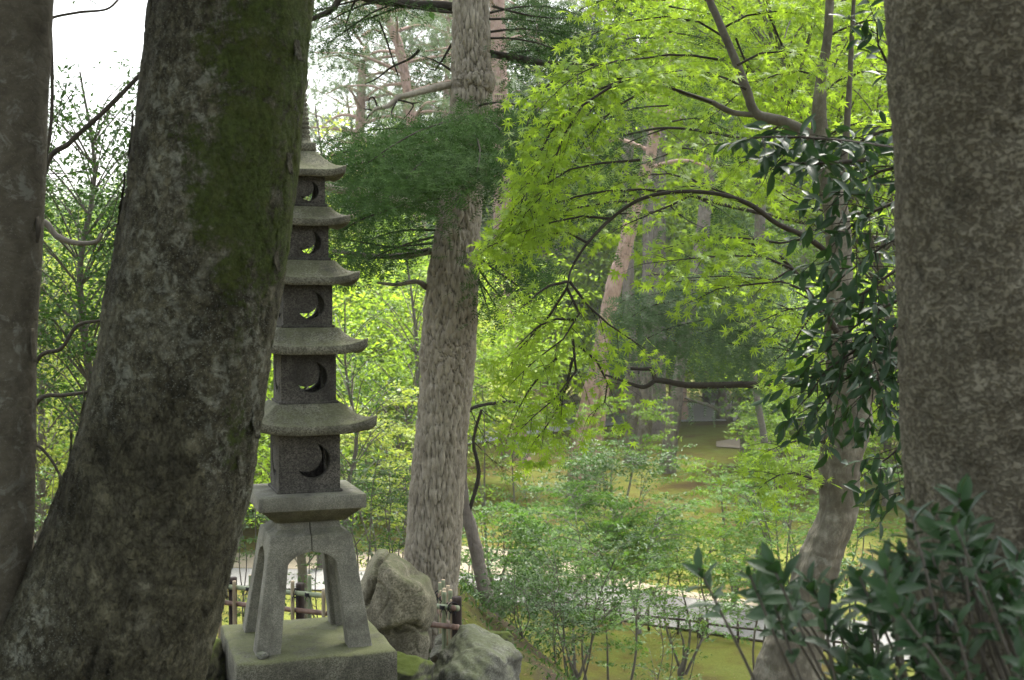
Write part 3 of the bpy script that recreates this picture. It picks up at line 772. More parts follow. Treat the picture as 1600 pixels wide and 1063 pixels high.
def roof(a, z_e, z_t, a_top, th, lift, out=.03):
    """z_e: underside of the eave at mid side; z_t: flat top; a: half width at mid side"""
    R = []
    R.append(sq_ring(a_top*.8, z_e+th*.35, 14, 0))
    R.append(sq_ring(a*.80, z_e+.008, 14, lift*.3)); R.append(sq_ring(a*.965, z_e, 14, lift*.85, out))
    R.append(sq_ring(a*.99, z_e+.003, 14, lift, out)); R.append(sq_ring(a, z_e+th*.92, 14, lift, out)); R.append(sq_ring(a*.985, z_e+th, 14, lift, out))
    for q in np.linspace(.08, 1, 10):
        r = a*.985 + (a_top-a*.985)*q; z = z_e+th + (z_t-z_e-th)*(q**1.45); R.append(sq_ring(r, z, 14, lift*(1-q)**2.2, out*(1-q)**2))
    R.append(sq_ring(a_top*.5, z_t+.001, 14))
    V, Fs = loft(R); V = V + (fbm(V*16, 3, 4)*.0035)[:, None]*np.array([.5, .5, .8])
    return V, Fs
# tier: body bottom py, body top py, body half, roof eave-bottom py, roof top py, roof half, roof top half, lift
tiers = [(766, 682, .138, 682, 632, .276, .150, .040), (630, 555, .124, 555.5, 512.5, .243, .136, .034), (510.5, 445, .111, 445.5, 406.5, .214, .122, .030),
         (404.5, 352, .097, 352.5, 322, .180, .106, .022), (320, 274, .084, 274.5, 236, .164, .050, .022)]
prev = zp
for k, (pb, pt_, a, pe, ptop, ra, rt, lf) in enumerate(tiers):
    z1 = zat(pt_, a)
    z_top = zat(ptop, rt)
    z_e = zat(pe, ra)
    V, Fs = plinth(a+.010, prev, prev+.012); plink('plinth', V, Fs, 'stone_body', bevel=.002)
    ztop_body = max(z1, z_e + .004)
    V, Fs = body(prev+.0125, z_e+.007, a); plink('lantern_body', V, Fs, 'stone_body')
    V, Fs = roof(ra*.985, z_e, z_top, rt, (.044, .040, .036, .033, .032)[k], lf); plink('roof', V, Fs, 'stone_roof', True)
    prev = z_top+.001
# finial
prof = [(.050, prev), (.050, prev+.035), (.046, prev+.040), (.040, prev+.043), (.036, prev+.052), (.034, prev+.06)]
z = prev+.06
for q in range(10):
    r = .034 - q*.0018
    prof += [(r-.006, z), (r, z+.005), (r, z+.015), (r-.006, z+.020)]; z += .021
prof += [(.012, z), (.020, z+.02), (.026, z+.045), (.018, z+.07), (.008, z+.085), (.020, z+.10), (.024, z+.12), (.010, z+.15), (.002, z+.17)]
n = 24; an = np.arange(n)*2*np.pi/n
rings = []
for q, (r, zz) in enumerate(prof):
    if q < 3:
        rings.append(np.stack([sq_ring(r, zz, 6)[:, 0], sq_ring(r, zz, 6)[:, 1], np.full(24, zz)], 1))
    else:
        aa = an + math.radians(225); rings.append(np.stack([r*np.cos(aa), r*np.sin(aa), np.full(n, zz)], 1))
V, Fs = loft(rings); plink('ringed_finial', V, Fs, 'stone_roof', True)

# little wedge stone by the front foot
def rock_mesh(center, rad, seed, facets=5, sub=4, amp=.12, squash=1.0):
    bm = bmesh.new(); bmesh.ops.create_icosphere(bm, subdivisions=sub, radius=1)
    V = np.array([v.co[:] for v in bm.verts]); F = np.array([[v.index for v in f.verts] for f in bm.faces]); bm.free()
    r = np.random.default_rng(seed); d = V.copy(); k = np.ones(len(V))
    for _ in range(facets*3):     # cut by planes
        nrm = unit(r.normal(size=3)); h = r.uniform(.62, .95); q = d @ nrm; k = np.minimum(k, np.where(q > .05, h/np.maximum(q, .05), 9))
    k = np.minimum(k, 1.15)
    V = d*k[:, None]; V = V*(1 + amp*fbm(d*1.8+seed, 4, seed)[:, None] + amp*.35*fbm(d*7+seed, 3, seed+4)[:, None])
    return V*np.asarray(rad) + np.asarray(center), F
V, F = rock_mesh((-.235, -.285, zb+.012), (.034, .028, .020), 4, 4, 3)
V[:, 2] -= 0
o = plink('wedge_stone', V, [F], 'rock_grey', True)
# it rests loose on the slab, so it is a thing of its own
o.parent = None; o.location = pag.location; o.rotation_euler = pag.rotation_euler
tag(o, 'small flat dark stone wedged against the front left foot of the pagoda', 'stone')

# ================================================================== ROCKS
def hull_rock(name, blocks, mat, label, voxel, disp, smooth_it=6):
    bm = bmesh.new()
    for pts in blocks:
        b2 = bmesh.new()
        for p in pts: b2.verts.new(p)
        bmesh.ops.convex_hull(b2, input=b2.verts)
        me = bpy.data.meshes.new('tmp'); b2.to_mesh(me); b2.free(); bm.from_mesh(me); bpy.data.meshes.remove(me)
    bmesh.ops.recalc_face_normals(bm, faces=bm.faces)
    me = bpy.data.meshes.new('tmp'); bm.to_mesh(me); bm.free(); o = bpy.data.objects.new('tmp', me); C.objects.link(o)
    m = o.modifiers.new('r', 'REMESH'); m.mode = 'VOXEL'; m.voxel_size = voxel
    m = o.modifiers.new('s', 'SMOOTH'); m.iterations = smooth_it; m.factor = .5
    dg = bpy.context.evaluated_depsgraph_get(); me2 = bpy.data.meshes.new_from_object(o.evaluated_get(dg)); bpy.data.objects.remove(o)
    n = len(me2.vertices); V = np.zeros(n*3, np.float32); me2.vertices.foreach_get('co', V); V = V.reshape(-1, 3).astype(float)
    N = np.zeros(n*3, np.float32); me2.vertices.foreach_get('normal', N); N = N.reshape(-1, 3)
    V = V + N*disp(V, N)[:, None]
    me2.vertices.foreach_set('co', V.astype(np.float32).ravel()); me2.name = name; me2.materials.clear(); me2.materials.append(MATS[mat])
    me2.polygons.foreach_set('use_smooth', np.ones(len(me2.polygons), bool)); me2.update()
    o = link(name, me2); tag(o, label, 'rock'); return o
def upright_rock():
    q = lambda *a: tuple(P(*a))
    up = [q(592, 857, 6.75), q(605, 860, 6.65), q(596, 868, 6.5), q(640, 883, 6.85), q(668, 905, 6.8), q(679, 938, 6.75), q(677, 960, 6.7), q(668, 982, 6.6), q(650, 988, 6.5), q(574, 884, 6.9), q(560, 925, 6.9), q(562, 945, 6.6), q(575, 905, 6.45), q(612, 893, 6.36), q(655, 918, 6.42), q(664, 935, 6.40), q(655, 965, 6.38), q(610, 975, 6.32), q(586, 985, 6.45), q(600, 1010, 6.6),
          q(575, 960, 7.0), q(600, 880, 7.05), q(665, 930, 7.05), q(650, 1000, 7.0)]
    lo_ = [q(585, 955, 6.5), q(600, 975, 6.42), q(655, 985, 6.5), q(668, 990, 6.6), q(673, 1005, 6.6), q(668, 1030, 6.6), q(650, 1064, 6.55), q(644, 1100, 6.6), q(608, 1100, 6.5), q(600, 1030, 6.45), q(588, 990, 6.55), q(620, 960, 7.0), q(660, 1000, 7.0), q(640, 1100, 7.0), q(600, 1080, 7.0)]
    top = P(592, 857, 6.75)
    def disp(V, N):
        px = 800 + F_PX*V[:, 0]/V[:, 1]; py = HOR - F_PX*(V[:, 2]-CAMZ)/V[:, 1]
        d = .010 + .016*fbm(V*4, 3, 3) + .004*fbm(V*18, 4, 8) + .0012*fbm(V*70, 2, 9)
        wob = 3*vn(V*9, 2) + 1.5*vn(V*25, 6); front = V[:, 1] < 6.75
        def cr(line, w, dep):
            out = np.full(len(V), 1e9)
            for (x0, y0), (x1, y1) in zip(line[:-1], line[1:]):
                ax, ay = x1-x0, y1-y0; t = np.clip(((px-x0)*ax+(py-y0)*ay)/(ax*ax+ay*ay), 0, 1); out = np.minimum(out, np.hypot(px-x0-t*ax+wob*.5, py-y0-t*ay+wob*.5))
            return -dep*np.exp(-(out/w)**2)*front
        d = d + cr([(608, 864), (592, 885), (584, 912), (576, 935), (572, 950)], 2.2, .030) + cr([(584, 912), (600, 918), (608, 938), (598, 960)], 2, .012)
        d = d + cr([(612, 990), (632, 978), (648, 984), (660, 990)], 2.4, .028) + cr([(640, 882), (644, 893), (650, 898)], 1.6, .012) + cr([(630, 927), (655, 929)], 1.4, .008) + cr([(632, 948), (640, 966)], 1.4, .008) + cr([(645, 1008), (652, 1022)], 1.8, .012) + cr([(622, 1022), (638, 1018)], 1.6, .008)
        d = d - .03*np.exp(-((px-642)/14)**2-((py-900)/9)**2)
        return d
    hull_rock('standing_rock', [up, lo_], 'rock_warm', 'tall upright pale rock with deep cracks standing right of the pagoda legs', .009, disp, 7)
upright_rock()
def boulder():
    q = lambda *a: tuple(P(*a))
    pts = [q(735, 975, 6.9), q(722, 978, 6.8), q(750, 980, 6.95), q(692, 1016, 6.7), q(668, 1066, 6.5), q(664, 1120, 6.6), q(800, 1008, 6.8), q(811, 1022, 6.7), q(812, 1060, 6.7), q(818, 1150, 6.8), q(742, 1010, 6.45), q(770, 1022, 6.35), q(788, 1030, 6.4), q(700, 1052, 6.3), q(740, 1068, 6.2), q(745, 1120, 6.15), q(690, 1120, 6.3), q(800, 1120, 6.4), q(720, 1000, 7.2), q(800, 1020, 7.2), q(700, 1120, 7.2), q(810, 1120, 7.2)]
    def disp(V, N):
        r = V@np.array([[.8, .3, .5], [0, 1, 0], [-.6, .2, .8]])
        return .028*fbm(V*6, 3, 5) + .016*fbm(r*np.array([8, 8, 30]), 4, 6) + .004*fbm(V*45, 3, 8)
    hull_rock('boulder', [pts], 'rock_grey', 'low dark grey-green boulder with a rough sloping face right of the standing rock', .012, disp, 4)
    for (px, py, Y, r, lab) in ((776, 1003, 7.7, (.11, .1, .09), 'small rounded moss-covered rock just behind the grey boulder'), (625, 1052, 6.2, (.17, .2, .13), 'low mossy rock tucked between the pagoda slab and the standing rock'), (692, 1000, 7.7, (.06, .06, .05), 'pale cobble highest of the stones under the bamboo fence corner'), (688, 1022, 7.5, (.07, .07, .06), 'pale cobble lowest of the stones under the bamboo fence corner'), (322, 1050, 5.6, (.13, .22, .16), 'mossy rock at the left edge of the pagoda slab beside the leaning trunk')):
        V, F = rock_mesh(P(px, py, Y), r, int(px), 5, 5, .14)
        o = link('mossy_rock' if 'moss' in lab else 'cobble', raw_mesh('rock', V, [F], 'rock_moss' if 'moss' in lab else 'stone_stand', True)); tag(o, lab, 'rock')
boulder()

# ================================================================== BAMBOO FENCE
def culm(name, a, b, r, mat, parent, nodes=True, cut=True, seg=12):
    a = np.asarray(a, float); b = np.asarray(b, float); L = np.linalg.norm(b-a); n = max(3, int(L/.02)+2)
    t = np.linspace(0, 1, n); rad = np.full(n, r)
    if nodes:
        for k in np.arange(.07, L, .17): rad = rad*(1 + .10*np.exp(-((t*L-k)/.006)**2))
    V, F = tube(a + (b-a)*t[:, None], rad, seg, True)
    return link(name, raw_mesh(name, V, F, mat, True), parent)
def rope(p, r, parent, axis=(0, 0, 1)):
    A = Acc(); ax = unit(axis); u = unit(np.cross(ax, [0.3, 1, .2])); v = np.cross(ax, u)
    for k in range(4):
        a = np.linspace(0, 2*np.pi, 13); c = np.asarray(p) + ax*(k-1.5)*.006
        V, F = tube(c + (np.cos(a)[:, None]*u + np.sin(a)[:, None]*v)*(r+.002), np.full(13, .0035), 5); A.add(V, F)
    for k in (-1, 1):
        q = np.asarray(p) - np.array([0, r, 0]); V, F = tube(np.array([q, q+[k*.015, -.012, -.02], q+[k*.02, -.012, -.06]]), [.003, .003, .001], 4); A.add(V, F)
    return link('rope_tie', A.mesh('rope_tie', 'rope_black', True), parent)
def lerp(a, b, t): return np.asarray(a)*(1-t) + np.asarray(b)*t
FA = P(-60, 822, 10.2); FB = P(357, 917, 8.5); FC = P(708, 950, 7.3); FD = P(686, 930, 8.6)
bf = thing('bamboo_fence', 'low bamboo garden fence tied with black rope behind the pagoda and standing rock', 'fence', (FB[0], FB[1], Tz(FB[0], FB[1])))
for A_, B_, nm in ((FA, FB, 0), (FB, FC, 1), (FC, FD, 2)):
    d = B_-A_; L = np.linalg.norm(d)
    e = unit(d)*.04
    low = np.array([0, 0, -.115])
    for k, o_ in ((0, np.zeros(3)), (1, low)):
        culm('rail', A_+o_-e, B_+o_+e, .017, ('bamboo_green', 'bamboo_brown')[k] if nm != 2 else 'bamboo_brown', bf)
    npost = {0: 3, 1: 3, 2: 1}[nm]
    for k in range(npost+1 if nm == 2 else npost):
        p = lerp(A_, B_, k/npost if npost else 0); g = Tz(p[0], p[1])
        culm('post', (p[0]+.02, p[1]+.045, min(g, p[2]-.3)-.05), (p[0]+.02, p[1]+.045, p[2]+.055), .03, 'wood_dark', bf, nodes=False)
        rope(p, .03, bf, unit(d))
    nv = max(2, int(L/.145)) if nm != 2 else 8
    for k in range(nv):
        t = (k+.5)/nv; p = lerp(A_, B_, t); g = Tz(p[0], p[1]); up = .05 + .07*((k*7) % 3)/2
        if nm == 0 and k % 3 == 1: continue
        off = .034*(1 if k % 2 else -1); zb_ = min(g, p[2]-.25)
        c = culm('bamboo_stake', (p[0], p[1]+off, zb_-.04), (p[0], p[1]+off, p[2]+up), .013, ('bamboo_old', 'bamboo_green')[k % 2], bf)
        # pale cut end
        V, F = tube(np.array([[p[0], p[1]+off, p[2]+up], [p[0], p[1]+off, p[2]+up+.003]]), [.0125, .012], 10, True)
        q = bpy.data.objects.new('cut_end', raw_mesh('cut_end', V, F, 'bamboo_cut')); C.objects.link(q); q.parent = c; q.location = (0, 0, 0)
        if k % 2: rope(p, .022, bf, UP)
# path-side fence on the low ground
def gpos(px, py): x, y = gp(px, py); return np.array([x, y, Tz(x, y)])
pf = thing('path_fence', 'low dark fence of thick posts, thin stakes and thin rails along the gravel path', 'fence', gpos(978, 1003))
pa = [gpos(*q) for q in ((600, 930), (740, 940), (860, 962), (978, 981), (1131, 1003), (1290, 1026), (1480, 1052))]
cv = catmull(np.array(pa), 200); sl = np.concatenate([[0], np.cumsum(np.linalg.norm(np.diff(cv, axis=0), axis=1))])
def at_len(s_): return np.array([np.interp(s_, sl, cv[:, k]) for k in range(3)]) + np.array([0, -.1, 0])
tot = sl[-1]; np_ = int(tot/1.9)
for k in range(np_+1):
    p = at_len(k*1.9); h = .46 + .03*rng.normal()
    n = 6; V, F = tube(np.array([p+[0, 0, -.1], p+[0, 0, h*.5], p+[.01*rng.normal(), 0, h]]), [.075, .072, .065], 9, True); link('post', raw_mesh('post', V, F, 'wood_fence'), pf)
for k in range(int(tot/.62)):
    p = at_len(k*.62+.3); h = .42 + .05*rng.normal(); V, F = tube(np.array([p+[0, 0, -.1], p+[.02*rng.normal(), 0, h]]), [.03, .026], 7, True); link('stake', raw_mesh('stake', V, F, 'wood_fence'), pf)
for hz in (.30, .12):
    for k in range(np_):
        q = np.array([at_len(k*1.9 + s_)+[0, -.04, hz+.012*rng.normal()] for s_ in np.linspace(-.03, 1.93, 6)]); V, F = tube(q, np.full(6, .024), 7, True); link('rail', raw_mesh('rail', V, F, 'wood_fence', True), pf)

# ================================================================== NEAR TRUNKS
def flaky(amp=1.0, sc=16, zs=.55, fine=.0012):
    def f(V, ang, r):
        q = V*np.array([1, 1, zs])
        lump = fbm(V*np.array([4, 4, 1.5]), 3, 1)*.014
        w = np.stack([fbm(V*9, 2, 31), fbm(V*9, 2, 32), fbm(V*9, 2, 33)], 1)*.03
        f1, f2, c = voro((q+w)*sc, 3); g1, g2, c2 = voro((q+w*.7)*sc*2.6, 8)
        pl = (c-.5)*.007*sstep(.0, .12, f2-f1) + (c2-.5)*.003
        ed = -(1-sstep(0, .05, f2-f1))*.003
        fn = fbm(V*90, 3, 5)*fine
        cr = np.abs(fbm(V*np.array([7, 7, 1.8])+fbm(V*12, 2, 60)[:, None]*.15, 3, 61)); cm = sstep(-.05, .25, fbm(V*2.2, 2, 62)); crk = (1-sstep(.0, .035, cr))*cm
        fn = fn - crk*.007
        h = np.clip(.55 + (pl+ed)*70 + fn*60, 0, 1)
        return lump + (pl+ed+fn)*amp, h
    return f
rows = [(-420, 262, 470), (-200, 250, 484), (-60, 243, 488), (0, 240, 487), (120, 229, 479), (250, 212, 469), (380, 189, 449), (500, 166, 428), (620, 143, 411), (750, 108, 392), (900, 52, 355), (1063, -22, 314), (1230, -120, 280), (1500, -300, 260), (1750, -420, 260)]
pt, rd = edges_path(rows, 3.0)
lt = thing('leaning_tree', 'massive leaning tree with flaky grey bark and a broad moss patch, left of the pagoda', 'tree', (pt[-1][0], pt[-1][1], Tz(pt[-1][0], pt[-1][1])))
def moss_lean(V, D):
    py = HOR - (V[:, 2]-CAMZ)/V[:, 1]*F_PX; cx = np.interp(py, [r[0] for r in rows], [(r[1]+r[2])/2 for r in rows]); hw = np.interp(py, [r[0] for r in rows], [(r[2]-r[1])/2 for r in rows])
    u = (800+V[:, 0]/V[:, 1]*F_PX-cx)/hw
    u = np.where(V[:, 1] > 3.02, .6, u)      # goes round the back
    m = sstep(-.75, -.0, u + .35*fbm(V*6, 3, 4)) * (1-sstep(330, 430, py - 60*u + 60*fbm(V*7, 3, 6)))
    m2 = .8*np.exp(-((u-.45)/.3)**2)*(1-sstep(430, 560, py))
    m3 = .38*np.exp(-((u-.75)/.3)**2)*(1-sstep(700, 800, py))
    return np.clip(np.maximum(np.maximum(m*.8, m2*.75), m3)*1.0, 0, 1)
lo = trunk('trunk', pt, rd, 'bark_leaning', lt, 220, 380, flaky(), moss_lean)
# bark flakes lifting from the trunk edges
def flake(p, n, L, wd, parent, mat='bark_leaning', seed=0):
    r = np.random.default_rng(seed); n = unit(n); t = unit(UP - n*UP.dot(n)); b = np.cross(n, t)
    nu, nv = 5, 9; G = []
    for j in range(nv):
        for i in range(nu):
            u = (i/(nu-1)-.5); v = j/(nv-1)
            q = p + b*u*wd*(1-.6*abs(v-.5)) + t*(v-.5)*L + n*(.003 + .35*wd*(1-v)**2*(.5+abs(u)) ) + r.normal(0, wd*.03, 3)
            G.append(q)
    G = np.array(G); G2 = G - n*.003; i = np.arange(nv-1)[:, None]*nu + np.arange(nu-1)[None]
    F = np.stack([i, i+1, i+1+nu, i+nu], -1).reshape(-1, 4); m = len(G)
    rim = [k for k in range(nu)] + [k*nu+nu-1 for k in range(1, nv)] + [(nv-1)*nu+k for k in range(nu-2, -1, -1)] + [k*nu for k in range(nv-2, 0, -1)]
    S_ = np.array([(rim[k], rim[(k+1) % len(rim)], rim[(k+1) % len(rim)]+m, rim[k]+m) for k in range(len(rim))])
    return link('bark_flake', raw_mesh('bark_flake', np.vstack([G, G2]), [F, F[:, ::-1]+m, S_[:, ::-1]], mat, True, {'hgt': np.full(2*m, .6), 'moss': np.zeros(2*m)}), parent)
for k, (px, py, L, wd, sd_) in enumerate(((221, 215, .11, .035, -1), (206, 300, .09, .04, -1), (188, 385, .10, .035, -1), (196, 345, .06, .03, -1), (180, 440, .05, .02, -1), (150, 620, .08, .03, -1), (125, 700, .10, .03, -1), (108, 760, .07, .03, -1), (470, 90, .05, .03, 1), (458, 262, .05, .02, 1), (437, 410, .05, .025, 1), (402, 660, .07, .03, 1), (385, 720, .05, .02, 1), (352, 920, .05, .02, 1))):
    py_ = py; cx = np.interp(py, [r[0] for r in rows], [(r[1]+r[2])/2 for r in rows]); R_ = np.interp(py, [r[0] for r in rows], rd)
    c = P(cx, py, 3.0); nx = np.clip((px-cx)/F_PX*3.0/R_, -1, 1); nrm = np.array([nx, -math.sqrt(max(0, 1-nx*nx)), 0])
    flake(c + nrm*(R_+.002), nrm, L, wd, lt, seed=k)

rows = [(-420, -62, 92), (-100, -70, 84), (0, -72, 79), (120, -74, 73), (250, -78, 68), (400, -82, 61), (560, -86, 54), (700, -88, 51), (850, -96, 46), (960, -118, 24), (1063, -150, -10), (1250, -220, -60), (1700, -330, -150)]
pt, rd = edges_path(rows, 2.9)
st = thing('straight_tree', 'smooth brown straight trunk cut off by the left edge of the view', 'tree', (pt[-1][0], pt[-1][1], Tz(pt[-1][0], pt[-1][1])))
def slimd(V, ang, r):
    l = fbm(V*np.array([7, 7, 3]), 3, 2)*.006; f1, f2, c = voro(V*np.array([26, 26, 45]), 5)
    bl = np.where(c > .8, (1-sstep(0, .35, f1))*.004, 0); fn = fbm(V*70, 3, 3)*.0012
    return l+bl+fn, np.clip(.65+fn*120+bl*40, 0, 1)
trunk('trunk', pt, rd, 'bark_slim', st, 120, 260, slimd)
V, F = tube(np.array([P(57, 330, 2.9), P(60, 360, 2.85), P(58, 380, 2.85)]), [.008, .006, .003], 6, True); link('twig_stub', raw_mesh('twig_stub', V, F, 'bark_twig', True, {'hgt': np.full(len(V), .6)}), st)
flake(P(50, 540, 2.88), (1, -.2, 0), .08, .02, st, 'bark_slim', 3)

rows = [(-420, 1378, 1700), (-100, 1385, 1690), (0, 1391, 1688), (130, 1397, 1687), (300, 1406, 1688), (450, 1412, 1690), (600, 1416, 1694), (750, 1423, 1700), (900, 1430, 1712), (1063, 1432, 1740), (1400, 1400, 1800), (1900, 1360, 1850)]
pt, rd = edges_path(rows, 2.25)
rt_ = thing('mottled_tree', 'thick trunk with brown mottled scaly bark filling the right edge of the view', 'tree', (pt[-1][0], pt[-1][1], Tz(pt[-1][0], pt[-1][1])))
def mott(V, ang, r):
    l = fbm(V*np.array([5, 5, 3]), 4, 7)*.016
    w = np.stack([fbm(V*14, 2, 41), fbm(V*14, 2, 42), fbm(V*14, 2, 43)], 1)*.02
    f1, f2, c = voro((V+w)*np.array([34, 34, 24]), 6); pl = (c-.5)*.006*sstep(0, .18, f2-f1); fn = fbm(V*60, 4, 5)*.003
    return l+pl+fn, np.clip(.5+(pl+fn)*90, 0, 1)
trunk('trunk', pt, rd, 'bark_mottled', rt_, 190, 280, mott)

# middle fir
rows = [(-700, 716, 752), (-300, 711, 760), (0, 706, 766), (100, 704, 768), (128, 703, 775), (150, 703, 768), (250, 695, 760), (330, 684, 753), (430, 669, 748), (520, 659, 745), (555, 655, 744), (600, 656, 740), (700, 646, 730), (850, 633, 721), (940, 628, 716), (1010, 620, 722), (1100, 600, 740)]
pt, rd = edges_path(rows, 9.0)
ft = thing('fir_tree', 'tall fir with straight furrowed grey trunk standing behind the upright rock', 'tree', (pt[-2][0], pt[-2][1], Tz(pt[-2][0], pt[-2][1])))
def furrow(V, ang, r):
    w = np.stack([fbm(V*5, 2, 51), fbm(V*5, 2, 52), fbm(V*5, 2, 53)], 1)*.03
    q = (V+w)*np.array([30, 30, 9]); f1, f2, c = voro(q, 6); e = sstep(0, .30, f2-f1)
    g1, g2, c2 = voro(q*np.array([2, 2, 2.5]), 12); e2 = sstep(0, .2, g2-g1)
    l = fbm(V*np.array([5, 5, 1.2]), 3, 7)*.012; d = (e-1)*.016 + (c-.5)*.008 + (e2-1)*.005
    return l+d, np.clip(.62*e + .38*e2 + .12*fbm(V*40, 2, 5), 0, 1)
trunk('trunk', pt, rd, 'bark_fir', ft, 150, 400, furrow, lambda V, D: .35*sstep(2, 5, V[:, 2])+.3*(1-sstep(-.6, .4, V[:, 2])))

# twisted maple trunk right
rows = [(-300, 1300, 1312), (-100, 1294, 1306), (0, 1290, 1303), (60, 1286, 1300), (120, 1275, 1292), (190, 1268, 1292), (260, 1270, 1303), (330, 1286, 1324), (420, 1292, 1330), (520, 1290, 1330), (600, 1293, 1340), (650, 1292, 1362), (700, 1288, 1352), (740, 1284, 1344), (800, 1283, 1338), (850, 1262, 1318), (890, 1243, 1306), (940, 1225, 1290), (990, 1207, 1285), (1030, 1190, 1278), (1063, 1178, 1275), (1150, 1150, 1270), (1300, 1120, 1280)]
MY = 6.4
pt, rd = edges_path(rows, MY)
mt = thing('maple_tree', 'maple with a pale twisted smooth trunk and bright green star-leaved boughs right of centre', 'tree', (pt[-1][0], pt[-1][1], Tz(pt[-1][0], pt[-1][1])))
def muscle(V, ang, r):
    tw = ang*1.0 + V[:, 2]*1.2 + .8*fbm(V*2.5, 2, 4)
    l = (np.cos(3*tw)*.10 + np.cos(5*tw+1)*.05)*r*sstep(.03, .09, r) + fbm(V*np.array([11, 11, 4]), 3, 3)*.007*np.minimum(1, r/.08)
    fn = fbm(V*np.array([60, 60, 25]), 3, 5)*.0012
    rid = np.abs(np.sin(V[:, 2]*38+3*fbm(V*4, 2, 6)))**6*.003*np.minimum(1, r/.08)
    return l+fn+rid, np.clip(.6+l*6+fn*80, 0, 1)
trunk('trunk', pt, rd, 'bark_smooth', mt, 100, 450, muscle, lambda V, D: .3*sstep(-.3, .3, -D[:, 0])*0+.35*(1-sstep(-.6, .2, V[:, 2])))
def limb(name, pxs, Y, r0, r1, mat, parent, seg=12, amp=.1, n=None):
    pts = np.array([P(q[0], q[1], q[2] if len(q) > 2 else Y) for q in pxs]); L = np.linalg.norm(np.diff(pts, axis=0), axis=1).sum()
    n = n or max(12, int(L/.03)); n = min(n, 160)
    pc = catmull(pts, n); rr = np.linspace(r0, r1, n)*(1+amp*vn(pc*9, 3)); V, F = tube(pc, rr, seg, True)
    D = V[:-2]-np.repeat(pc, seg, 0); V[:-2] += D*(amp*1.5*fbm(V[:-2]*30, 3, 4))[:, None]
    return link(name, raw_mesh(name, V, F, mat, True, {'hgt': np.full(len(V), .6), 'moss': np.zeros(len(V))}), parent)
k = MY/F_PX
limb('limb', [(1278, 222), (1262, 210), (1225, 191), (1182, 178), (1166, 140), (1152, 102), (1128, 45), (1100, -20), (1070, -100)], MY, 10*k, 5*k, 'bark_twig_grey', mt)
limb('limb', [(1186, 180), (1145, 176), (1112, 160), (1075, 148), (1040, 135), (985, 122), (930, 132)], MY, 5*k, 1.5*k, 'bark_twig_grey', mt, 8)
limb('limb', [(1300, 400), (1262, 372, 6.2), (1215, 350, 6.1), (1172, 320, 6.0), (1120, 303, 6), (1055, 300, 6), (1000, 312, 6), (955, 342, 6), (918, 380, 5.9), (893, 420, 5.9), (886, 450, 5.8)], MY, 4.6*k, 1.4*k, 'bark_twig', mt, 8)
limb('limb', [(1308, 520), (1290, 490), (1262, 455), (1238, 420), (1195, 386), (1130, 378)], MY-.3, 5*k, 1.5*k, 'bark_twig', mt, 8)
limb('limb', [(1330, 640), (1362, 600), (1395, 545), (1430, 480), (1450, 400)], MY, 20*k, 12*k, 'bark_smooth', mt, 20)
limb('limb', [(1296, 330), (1318, 250), (1325, 170), (1330, 80), (1335, -20)], MY, 7*k, 3*k, 'bark_twig_grey', mt, 10)
# maple boughs
mp = Plant('star7'); mp.single = 'star'; KW = dict(gap=.045, sub=.042, lg=.025, lsize=.060, cl=2, cj=.45, droop=.22, ldroop=.45, njit=.42, djit=.35, tr=.0013, upn=np.array([0, -.45, .9]))
def mb(pts, wpx, dY=0, r=2.2, **kw):
    q = dict(KW); q.update(kw)
    path = np.array([P(p[0], p[1], (p[2] if len(p) > 2 else MY)+dY) for p in pts])
    bough(mp, path, r*k, wpx*k, **q)
mb([(1122, 93), (1060, 85), (1000, 92), (940, 100, 6.2), (890, 125, 6.1), (850, 165, 6)], 75)
mb([(1112, 160), (1040, 135), (985, 122), (930, 132), (880, 165), (845, 215), (825, 270)], 60, -.2)
mb([(985, 122), (915, 150), (865, 200), (835, 262), (815, 320), (785, 365)], 58, -.35)
mb([(955, 135), (900, 175), (870, 240), (850, 300), (820, 335)], 50, -.5)
mb([(930, 100), (880, 110), (845, 145), (825, 190), (815, 240)], 42, -.1)
mb([(1000, 250), (940, 255), (890, 265), (850, 290), (815, 330)], 50, -.4)
mb([(1055, 300), (980, 296), (910, 305), (850, 325), (800, 350), (756, 382)], 46, -.3)
mb([(955, 342), (910, 338), (860, 348), (810, 365), (765, 385)], 38, -.4)
mb([(918, 380), (880, 362), (835, 372), (800, 385)], 32, -.2)
mb([(1120, 303), (1070, 276), (1020, 272), (975, 285)], 45, 0)
mb([(1172, 320), (1130, 300), (1085, 290), (1040, 300)], 42, -.3)
mb([(1135, 60), (1080, 30), (1010, 28), (950, 45), (910, 60)], 60, .3)
mb([(1110, 5), (1050, -30), (980, -15), (920, 10)], 60, .5)
mb([(1128, 45), (1180, 20), (1240, 20), (1290, 30)], 70, .4)
mb([(1152, 102), (1200, 80), (1250, 85), (1290, 95)], 60, -.2)
mb([(1166, 140), (1130, 120), (1080, 110), (1040, 115)], 50, -.3)
mb([(1100, -20), (1150, -40), (1220, -30), (1290, -10)], 80, .2)
mb([(1285, 120), (1235, 110), (1195, 125), (1160, 130)], 55, .4)
mb([(1287, 60), (1330, 40), (1370, 30), (1400, 40)], 60, 0)
mb([(1290, 20), (1340, -10), (1400, -10)], 60, .3)
mb([(1280, 150), (1320, 120), (1370, 110), (1400, 120)], 55, .3)
mb([(1278, 222), (1325, 195), (1370, 190), (1400, 200)], 50, .5)
mb([(1262, 210), (1235, 235), (1205, 262), (1190, 290)], 50, .2)
mb([(1225, 191), (1190, 215), (1140, 225), (1095, 225)], 45, .3)
mb([(1290, 330), (1250, 320), (1215, 300), (1180, 270)], 50, .5)
mb([(1300, 400), (1340, 360), (1380, 340)], 45, .6)
mb([(1262, 372), (1220, 380), (1160, 372), (1100, 372), (1040, 388)], 50, -.5)
